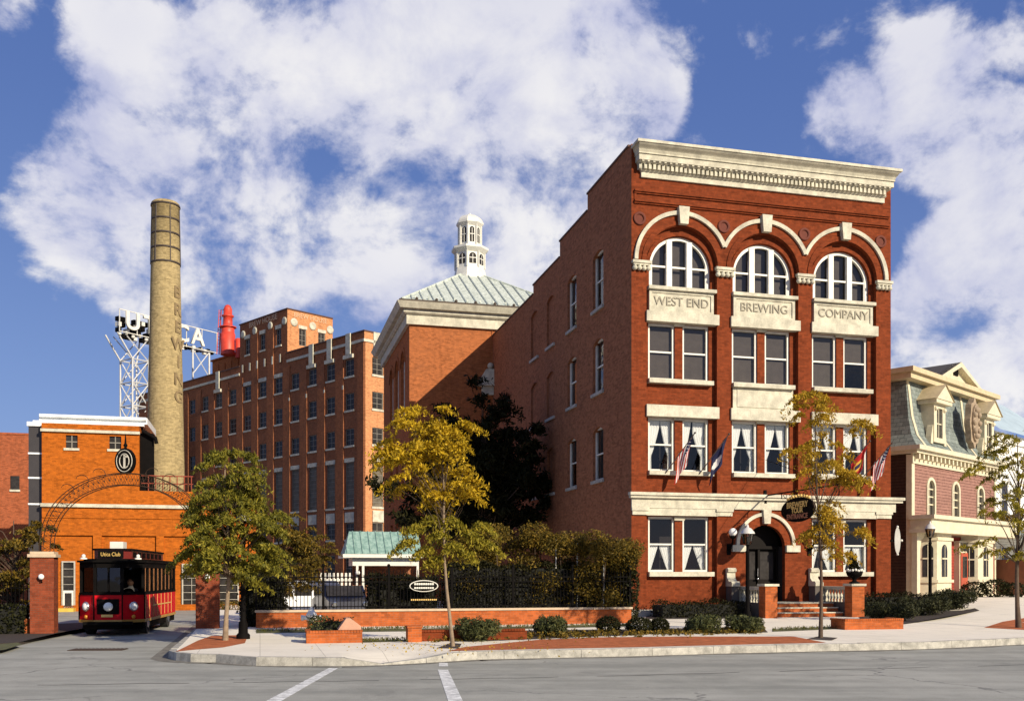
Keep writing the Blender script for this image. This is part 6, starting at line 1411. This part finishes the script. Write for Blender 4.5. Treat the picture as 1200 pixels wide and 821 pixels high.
for i, (px, y0) in enumerate(((651, 628), (676, 634), (707, 636))):
    P = AT(px, 716, 37.25); P.z = .3; q = MB(); H_ = EYE + (HY - y0) / F * 37.25 - .3; q.tube([(0, 0, 0), (.02, 0, H_)], .03, 6); tag(q.build('stake', M_white, None, P), ['left', 'middle', 'right'][i] + ' of three white garden stakes rising among the autumn shrubs', 'stake', 'white stakes among the shrubs')
def hedge(p0, p1, q0, depth, h, label, mat, seed, zbase=None, dens=220, leaf=.12, name='clipped_hedge', wob=.06):
    """clipped hedge in the frontage frame from p0 to p1"""
    t = thing(name, label, 'hedge', W(p0, q0, gz(p0, q0) if zbase is None else zbase), TH); r = np.random.default_rng(seed); L = p1 - p0
    n = int(dens * (L * h + L * depth + depth * h)); pts = r.random((n, 3)) * [L, depth, h]; f = r.random(n)
    pts[f < .5, 1] = np.abs(r.normal(size=(f < .5).sum())) * .08; k = (f >= .5) & (f < .85); pts[k, 2] = h - np.abs(r.normal(size=k.sum())) * .08
    k = f > .95; pts[k, 0] = np.abs(r.normal(size=k.sum())) * .06; k = (f > .9) & (f <= .95); pts[k, 0] = L - np.abs(r.normal(size=k.sum())) * .06
    pts[:, 2] += wob * (np.sin(pts[:, 0] * 2.1 + seed) + np.sin(pts[:, 0] * 5.3)) * pts[:, 2] / h; pts += r.normal(size=pts.shape) * .035
    put('foliage', leafmesh('foliage', leafcloud(pts, leaf, 0, 1.8, seed), mat), t)
    q = MB(); q.box(.1, L - .1, .1, depth - .1, -.1, h - .14); q.build('hedge_core', plain('hedge_inside', (.008, .008, .005), .95), t); return t  # solid near-black core added for the dark inside of the hedge
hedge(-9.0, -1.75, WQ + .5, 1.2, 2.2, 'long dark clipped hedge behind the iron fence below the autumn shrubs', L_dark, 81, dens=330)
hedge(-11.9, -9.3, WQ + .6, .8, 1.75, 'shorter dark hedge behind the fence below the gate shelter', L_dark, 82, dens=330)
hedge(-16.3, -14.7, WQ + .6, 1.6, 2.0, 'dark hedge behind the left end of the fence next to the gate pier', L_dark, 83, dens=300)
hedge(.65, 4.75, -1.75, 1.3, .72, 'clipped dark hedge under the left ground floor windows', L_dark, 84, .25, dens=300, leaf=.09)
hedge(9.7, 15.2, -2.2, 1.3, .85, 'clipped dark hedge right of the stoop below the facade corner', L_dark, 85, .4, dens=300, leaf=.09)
tall = shrub(AT(737, 718, 37.6) * 1, [(0, 0, .6, .4, .4, .6), (.05, 0, 1.5, .38, .4, .8), (0, 0, 2.4, .33, .35, .5), (-.2, .1, 2.0, .5, .4, .7)], 2600, .13, 'tall narrow dark shrub climbing the office building corner', L_hedge, 90, 'narrow_shrub'); tall.location.z = .25
B_ = G(391, 748); hedge(*[pq(B_)[0] - .7, pq(B_)[0] + .55], pq(B_)[1] + .1, .55, .62, 'small clipped hedge growing in the brick planter by the hydrant', L_juniper, 91, .22, dens=600, leaf=.08)
hedge(pq(AT(0, 720, 36))[0] - 3, pq(AT(36, 735, 34))[0] - .1, pq(AT(36, 735, 34.2))[1] - .6, 1.2, .95, 'low dark hedge before the left iron fence', L_hedge, 92, .1, dens=240)
bushes = [(560, 751, 24, 30, L_juniper, 'broad feathery juniper bush, largest in the street bed'), (645, 745, 18, 25, L_juniper, 'feathery juniper bush second from the golden tree'), (713, 741, 14, 19, L_hedge, 'round clipped boxwood at the foot of the wall end'),
          (749, 742, 15, 19, L_hedge, 'round clipped boxwood left of its smaller twin by the office corner'), (773, 742, 11, 18, L_hedge, 'smaller round boxwood touching the one on its left before the hedge'), (824, 741, 20, 23, L_juniper, 'spreading juniper before the left end of the entrance hedge'), (872, 741, 21, 22, L_juniper, 'spreading juniper at the foot of the lamp before the door')]
for i, (px, py, rx, hgt, m, lab) in enumerate(bushes):
    P = G(px, py); s_ = P.y / F; a, h_ = rx * s_ * 1.0, hgt * s_
    if m is L_juniper:
        rr = np.random.default_rng(i); bl = [(0, 0, h_ * .45, a * .8, a * .7, h_ * .5)] + [(a * .75 * math.cos(t), a * .6 * math.sin(t), h_ * (.35 + .3 * rr.random()), a * .4, a * .4, h_ * .35) for t in np.arange(0, 6.28, .8)]; shrub(P, bl, 3000, .13, lab, m, 100 + i, 'juniper_bush', aspect=4, shell=.45, group='bushes in the street bed')
    else: shrub(P, [(0, 0, h_ * .5, a, a, h_ * .52)], 2200, .075, lab, m, 100 + i, 'boxwood', shell=.85, group='bushes in the street bed')
for i, (px, py, rx, hgt, lab) in enumerate(((1046, 727, 26, 22, 'dark juniper nearest the low planter in the right bed'), (1083, 722, 28, 24, 'dark juniper in the middle of the right bed'), (1118, 714, 22, 24, 'dark juniper below the mansard house door'), (1015, 722, 16, 18, 'small dark juniper against the hedge right of the stoop'))):
    P = G(px, py); s_ = P.y / F; a, h_ = rx * s_, hgt * s_; rr = np.random.default_rng(i + 40)
    bl = [(0, 0, h_ * .4, a * .8, a * .7, h_ * .45)] + [(a * .8 * math.cos(t), a * .6 * math.sin(t), h_ * (.35 + .4 * rr.random()), a * .4, a * .4, h_ * .35) for t in np.arange(0, 6.28, .8)]
    shrub(P, bl, 3200, .15, lab, leaf_mat('dark_juniper', [(.010, .013, .006), (.025, .028, .011), (.045, .048, .017), (.08, .075, .025)], trans=.1), 120 + i, 'dark_juniper', aspect=4, shell=.4, group='dark junipers in the right bed')
P = G(222, 727, 0); hb_ = shrub(P + Vector((0, 6, 0)), [(-.6, 0, .35, .7, .5, .4), (.5, 0, .35, .8, .5, .4), (1.4, 0, .35, .7, .5, .4)], 2600, .12, 'olive clipped bush before the orange wall right of the trolley', L_russet, 130, 'low_bush')
hp = AT(1155, 690, 52); shrub(Vector((hp.x, hp.y, .9)), [(-.6, 0, .4, .7, .6, .45), (.5, 0, .5, .8, .6, .5), (1.5, 0, .4, .7, .6, .4)], 2400, .14, 'dark foundation bush right of the mansard house porch', L_hedge, 131, 'foundation_bush')
pb = shrub(W(0, 0, 0), [(i * .9, 0, .2, .5, .25, .25) for i in range(4)], 1500, .11, 'trailing greenery along the mansard house porch roof edge', L_russet, 132, 'roof_planting'); pb.location = ph.matrix_basis @ Vector((HWd - 2.6, -PD - .2, ZP + .14)); pb.rotation_euler = (0, 0, HA)
# low flowers and ground cover in the street bed
rr = np.random.default_rng(77); pts = []
for i in range(420):
    t = rr.random(); px = 500 + 395 * t; py = 749 - 9.5 * t + rr.normal() * 1.6; P = G(px, py); hh = .05 + .14 * rr.random(); pts += [(P.x + rr.normal() * .05, P.y + rr.normal() * .05, P.z + hh * rr.random()) for _ in range(9)]
o = put('ground_cover', leafmesh('ground_cover', leafcloud(np.array(pts), .11, -.3, 2.2, 5), L_russet)); struct(o, 'stuff'); o['label'] = 'low russet ground cover between the bushes of the street bed'; o['category'] = 'ground cover'
pts = []
for a, b, n in (((300, 739.5), (738, 732.3), 1500), ((905, 738.2), (986, 735), 260), ((424, 751), (479, 750), 220)):
    for i in range(n): t = rr.random(); P = G(a[0] + (b[0] - a[0]) * t, a[1] + (b[1] - a[1]) * t + rr.normal() * .7); pts.append((P.x, P.y, P.z + .05))
o = put('grass', leafmesh('grass', leafcloud(np.array(pts), .13, -2, 6, 9), leaf_mat('grass_blade', [(.05, .055, .012), (.12, .12, .025), (.2, .18, .05)]))); struct(o, 'stuff'); o['label'] = 'thin strip of yellow green grass at the foot of the brick wall'; o['category'] = 'grass'
# fallen leaves near the golden tree
pts = []
for i in range(260): P = G(529 + rr.normal() * 70, 758 + rr.normal() * 5); pts.append((P.x, P.y, P.z + .012))
o = put('fallen_leaves', leafmesh('fallen_leaves', leafcloud(np.array(pts), .06, 0, 1.6, 9, .9), L_gold)); struct(o, 'stuff'); o['label'] = 'fallen golden leaves scattered on the pavement below the golden tree'; o['category'] = 'leaves'
